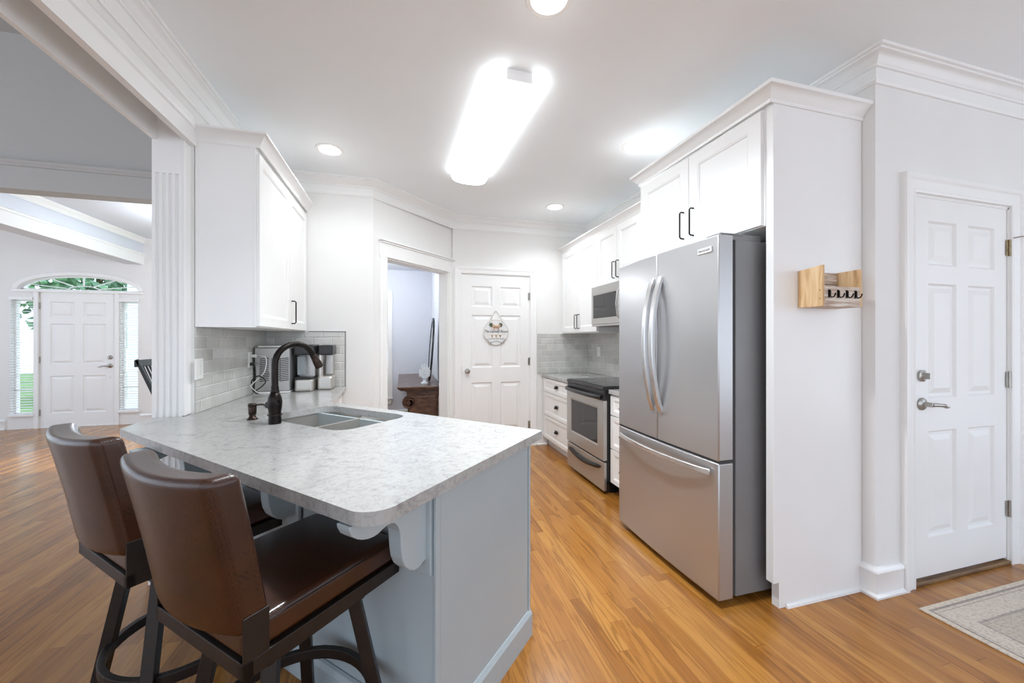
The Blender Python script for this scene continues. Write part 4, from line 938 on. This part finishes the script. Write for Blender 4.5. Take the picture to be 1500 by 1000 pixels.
# ------------------------------------------------------------ ceiling lights
def dl_lamp(parent, watts):
    d = bpy.data.lights.new('bulb_light', 'POINT'); d.energy = .06 * LAMP; d.shadow_soft_size = .05; d.color = (1, .98, .96)
    e = bpy.data.lights.new('bulb_light', 'AREA'); e.shape = 'DISK'; e.size = .14; e.spread = R(130); e.energy = watts * LAMP; e.color = (.90, .955, 1)
    o = bpy.data.objects.new('bulb_light', e); COL.objects.link(o); o.parent = parent; o.location = (0, 0, -.012)
    o = bpy.data.objects.new('bulb_light', d); COL.objects.link(o); o.parent = parent; o.location = (0, 0, -.10)
def downlight(x, y, label, watts=3.2):
    c = thing('recessed_light', label, 'ceiling light', (x, y, ZC), 0, 'recessed ceiling lights')
    MB().lathe([(.072, -.001), (.078, -.008), (.098, -.006), (.102, -.001), (.098, 0), (.072, 0)], n=36).build('trim_ring', 'trim', c, smooth='auto')
    dl_lamp(c, watts)
    MB().lathe([(0, -.006), (.06, -.006), (.070, -.003), (.070, -.0005), (0, -.0005)], n=32).build('bulb', 'bulb', c)
downlight(.60, 1.56, 'large nearest recessed ceiling light at the top edge of the photo', 7.0)
downlight(-.535, 3.25, 'recessed ceiling light on the left above the white wall cabinet', .6)
downlight(1.68, 2.57, 'recessed ceiling light on the right above the refrigerator cabinet', .45)
downlight(1.60, 3.98, 'smallest recessed ceiling light near the far wall', 1.5)
def lamp(parent, loc, watts, rad=.05, col=(1, .965, .92)):
    d = bpy.data.lights.new('fill_light', 'POINT'); d.energy = watts * LAMP; d.shadow_soft_size = rad; d.color = col
    o = bpy.data.objects.new('fill_light', d); COL.objects.link(o); o.parent = parent; o.location = loc
c = thing('fluorescent_light', 'long white wraparound fluorescent ceiling fixture, lit', 'ceiling light', (.585, 2.72, ZC - .001), R(2))
Lh, hw_ = .70, .155
e = bpy.data.lights.new('tube_light', 'AREA'); e.shape = 'RECTANGLE'; e.size = .20; e.size_y = 1.30; e.energy = 4.5 * LAMP; e.color = (.90, .955, 1)
o = bpy.data.objects.new('tube_light', e); COL.objects.link(o); o.parent = c; o.location = (0, 0, -.092)
pf = [(-hw_, 0)] + [(-hw_ * math.cos(R(a)) if False else -hw_ + .02 * (1 - math.cos(R(a))), -.06 + 0 * a) for a in ()] 
pf = [(-hw_, 0), (-hw_, -.035), (-hw_ + .012, -.060), (-hw_ + .045, -.078), (-.05, -.088), (.05, -.088), (hw_ - .045, -.078), (hw_ - .012, -.060), (hw_, -.035), (hw_, 0)]
MB().prism(pf, lambda x, z: (x, -Lh + .01, z), lambda x, z: (x, Lh - .01, z)).build('diffuser', 'lens', c, smooth='auto')
for sy in (-1, 1): MB().box(-.075, .075, sy * Lh - .012 if sy > 0 else -Lh - .0, Lh if sy > 0 else -Lh + .012, -.060, 0).build('end_cap', 'trim', c, bevel=.003)

# ------------------------------------------------------------ key shelf on the side panel
c = thing('key_shelf', 'small rustic wooden wall shelf with four key hooks', 'shelf', (1.872, YP - .0005, 1.458))
W_, D_s, H_ = .255, .118, .180
for x in (0, W_ - .013):
    m = MB(); m.prism([(0, 0), (-D_s, 0), (-D_s, H_ + .012 if x == 0 else H_ + .002), (0, H_)], lambda y, z: (x, y, z), lambda y, z: (x + .013, y, z)); m.build('side_board', 'honey', c, bevel=.001)
m = MB(); m.box(.013, W_ - .013, -.014, 0, .0, .058); m.box(.013, W_ - .013, -.014, 0, .062, .118); m.box(.013, W_ - .013, -.014, 0, .122, .178); m.build('back_board', 'white_wash', c, bevel=.001)
MB().box(.013, W_ - .013, -D_s, -.014, 0, .012).build('bottom_board', 'white_wash', c, bevel=.001)
fb = MB().box(.013, W_ - .013, -D_s, -D_s + .012, .012, .094).build('front_board', 'white_wash', c, bevel=.001)
for k in range(4):
    x = .040 + k * .056; MB().tube([(x, -D_s - .001, .075), (x, -D_s - .006, .071), (x, -D_s - .006, .048), (x, -D_s - .012, .041), (x, -D_s - .022, .043), (x, -D_s - .028, .052), (x, -D_s - .029, .060)], [.004, .0036, .0032, .003, .003, .0028, .0035], 8, up=(1, 0, 0)).box(x - .005, x + .005, -D_s - .003, -D_s, .040, .078).build('hook', 'bronze', c, smooth='auto')
for z in (.035, .075): MB().lathe([(0, 0), (.003, 0), (.003, .002), (0, .002)], (0, -D_s + .012, z), 8, 'x').build('screw', 'bronze', c)

# ------------------------------------------------------------ laundry room sign
c = thing('door_sign', 'round white laundry room sign with tan bow hung on the door', 'sign', (1.085, YF - .004, 1.392))
y_ = -.004
MB().lathe([(0, 0), (.148, 0), (.150, .003), (.148, .007), (0, .007)], (0, 0, 0), 48, 'y').build('round_board', 'signwood', c)
MB().tube([(.150 * math.cos(R(a)), -.006, .150 * math.sin(R(a))) for a in range(0, 360, 8)], .003, 6, wrap=True).build('rim', 'rope', c)
MB().tube([(-.095, -.004, .105), (-.05, -.002, .19), (-.012, -.002, .252), (0, -.002, .258), (.012, -.002, .252), (.05, -.002, .19), (.095, -.004, .105)], .003, 6).build('hanging_cord', 'rope', c)
rx = (R(90), 0, 0)
text(None, 'lettering', 'The Laundry Room', .046, 'ink', c, (.0, -.0078, .012), rx, .0008, .35, .82)
text(None, 'lettering', 'LOADS OF FUN', .026, 'logo', c, (0, -.0078, -.078), rx, .0006, 0, 1.1)
text(None, 'lettering', 'Fun', .034, 'logo', c, (0, -.0078, -.118), rx, .0006, .3) if False else None
m = MB(); m.tube([(-.125, -.0078, -.018), (-.05, -.0078, -.030), (.05, -.0078, -.030), (.125, -.0078, -.018)], .0012, 5)
for k in (-.05, 0, .05): m.box(k - .006, k + .006, -.0088, -.0074, -.062, -.034); m.box(k - .012, k + .012, -.0088, -.0074, -.042, -.034)
m.build('clothes_line_print', 'orange', c)
m = MB(); m.tube([(.10 * math.cos(R(a)), -.0078, -.118 + .012 * math.sin(R(a * 3))) for a in (230, 245, 260, 280, 295, 310)], .003, 5); m.tube([(-.115, -.0078, -.075), (-.09, -.0078, -.11), (-.055, -.0078, -.132)], .003, 5); m.tube([(.115, -.0078, -.075), (.09, -.0078, -.11), (.055, -.0078, -.132)], .003, 5); m.build('leaf_print', 'logo', c)
m = MB()
for sx in (-1, 1):
    m.prism([(0, .075), (sx * .038, .100), (sx * .050, .085), (sx * .040, .060)], lambda x, z: (x, -.008, z), lambda x, z: (x, -.026, z)); m.prism([(0, .072), (sx * .020, .068), (sx * .046, .022), (sx * .030, .026)], lambda x, z: (x, -.008, z), lambda x, z: (x, -.016, z))
m.rbox(.024, .022, .024, .008, 2, c=(0, -.020, .074)); m.build('bow', 'bow', c, bevel=.002)
m = MB()
for cx in (-.062, .054):
    for a in range(0, 360, 60): m.prism([(0, 0), (.018, .009), (.030, 0), (.018, -.009)], lambda u, v, a=a, cx=cx: (cx + u * math.cos(R(a)) - v * math.sin(R(a)), -.008, .092 + u * math.sin(R(a)) + v * math.cos(R(a))), lambda u, v, a=a, cx=cx: (cx + u * math.cos(R(a)) - v * math.sin(R(a)), -.013, .092 + u * math.sin(R(a)) + v * math.cos(R(a))))
m.build('greenery', 'bowleaf', c)

# ------------------------------------------------------------ rug
o = MB().box(2.400, 3.95, -.60, 1.290, .0, .008).build('rug', rugmat(2.400, 3.95, -.60, 1.290), bevel=.003); tag(o, 'faded beige and gray patterned rug on the floor before the door', 'rug')

c = thing('fill_ceiling_light', 'added fill lamp on the dining room ceiling, unseen behind the column', 'ceiling light', (-2.5, 5.9, 2.87))  # hidden lamp added to brighten the dining room
MB().lathe([(0, -.10), (.10, -.085), (.15, -.04), (.16, 0), (0, 0)]).build('shade', 'lens', c, smooth='auto'); lamp(c, (0, 0, -.55), 12, .15, (.86, .92, 1))
c = thing('fill_ceiling_light', 'added fill lamp on the side room ceiling, out of view', 'ceiling light', (-.45, 5.7, 2.46))  # hidden lamp added to brighten the side room
MB().lathe([(0, -.10), (.10, -.085), (.15, -.04), (.16, 0), (0, 0)]).build('shade', 'lens', c, smooth='auto'); lamp(c, (0, 0, -.2), 6, .1, (.93, .96, 1))
# ------------------------------------------------------------ side room furniture
c = thing('console_table', 'dark carved wood console table in the side room', 'table', (-.060, 4.735, 0))
Tw, Tl = XS + .060 - .020, 1.85; ZTb = .752
m = MB(); m.box(0, Tw, 0, Tl, ZTb - .022, ZTb); m.box(.012, Tw, .012, Tl - .012, ZTb - .036, ZTb - .022); m.box(.035, Tw, .04, Tl - .04, ZTb - .052, ZTb - .036); m.build('tabletop', 'walnut', c, bevel=.006)
for yy in (.10, Tl - .16):
    m = MB(); m.box(.11, Tw - .02, yy, yy + .06, ZTb - .13, ZTb - .052); m.box(.14, Tw - .03, yy, yy + .06, .06, ZTb - .13)
    for (cx, cz, r_) in ((.135, ZTb - .20, .078),):
        sp_ = [(cx + (r_ * (1 - i / 46)) * math.cos(R(100 + i * 17)), yy - .004, cz + (r_ * (1 - i / 46)) * math.sin(R(100 + i * 17))) for i in range(38)]
        m.tube(sp_, .011, 7, up=(0, 1, 0)); m.lathe([(r_ - .008, 0), (r_ - .008, .058)], (cx, yy + .058, cz), 24, 'y')
    m.box(.05, Tw - .02, yy - .02, yy + .08, 0, .07); m.build('scroll_leg', 'walnut', c, bevel=.004)
m = MB(); m.box(.2, .26, .16, Tl - .16, .25, .33); m.build('stretcher', 'walnut', c, bevel=.004)
c = thing('leaning_mirror', 'tall dark framed mirror leaning on the wall over the console table', 'mirror', (.37, 5.20, ZTb))
def el3(a_, b_, n=28): return [(a_ * math.cos(2 * math.pi * i / n), b_ * math.sin(2 * math.pi * i / n)) for i in range(n)]
tilt = .07
f0 = lambda off: (lambda y, z: (-.045 + (z + .42) * tilt + off, y + .1, z + .425))
m = MB(); m.plate(el3(.26, .42), [el3(.21, .37)], f0(0), f0(.024)); m.build('frame', 'darkroom', c, bevel=.004)
MB().prism(el3(.212, .372), f0(.008), f0(.014)).build('mirror_glass', 'steelv', c)
c = thing('figurine', 'white shell-shaped ornament on a small base on the console table', 'ornament', (.265, 5.02, ZTb))
MB().lathe([(0, 0), (.045, 0), (.048, .01), (.025, .03), (.018, .055), (.030, .070), (0, .075)], n=14).build('base', 'crystal', c, smooth='auto')
m = MB()
for a in range(-60, 61, 20):
    l = .19 - abs(a) * .0008; m.tube([(0, 0, .07), (.4 * l * math.sin(R(a)), -.01, .07 + .5 * l * math.cos(R(a))), (.55 * l * math.sin(R(a)), -.02, .07 + l * math.cos(R(a * .7)))], [.012, .020, .008], 8)
m.build('fan', 'crystal', c, smooth='auto')
# dining chair seen behind the column
c = thing('dining_chair', 'black dining chair just behind the fluted column', 'chair', (-2.62, 5.5, 0), R(0))
m = MB(); m.prism([(.0, .47), (-.24, 1.075), (-.215, 1.09), (.04, .49)], lambda x, z: (x, -.20, z), lambda x, z: (x, -.165, z)); m.prism([(.0, .47), (-.24, 1.075), (-.215, 1.09), (.04, .49)], lambda x, z: (x, .165, z), lambda x, z: (x, .20, z))
for k in range(5): m.bar((-.02 - .0, -.12 + .06 * k, .52), (-.215, -.12 + .06 * k, 1.03), .012, .02)
m.box(-.245, -.20, -.20, .20, 1.0, 1.08); m.build('backrest', 'black', c, bevel=.004)
MB().rbox(.44, .42, .05, .02, 4, c=(.20, 0, .455)).build('seat', 'crystal', c, smooth=True)
for sx in (0.03, .37):
    for sy in (-.17, .17): MB().bar((sx, sy, .44), (sx + (-.03 if sx < .1 else .01), sy, 0), .035, .035).build('leg', 'black', c, bevel=.003)
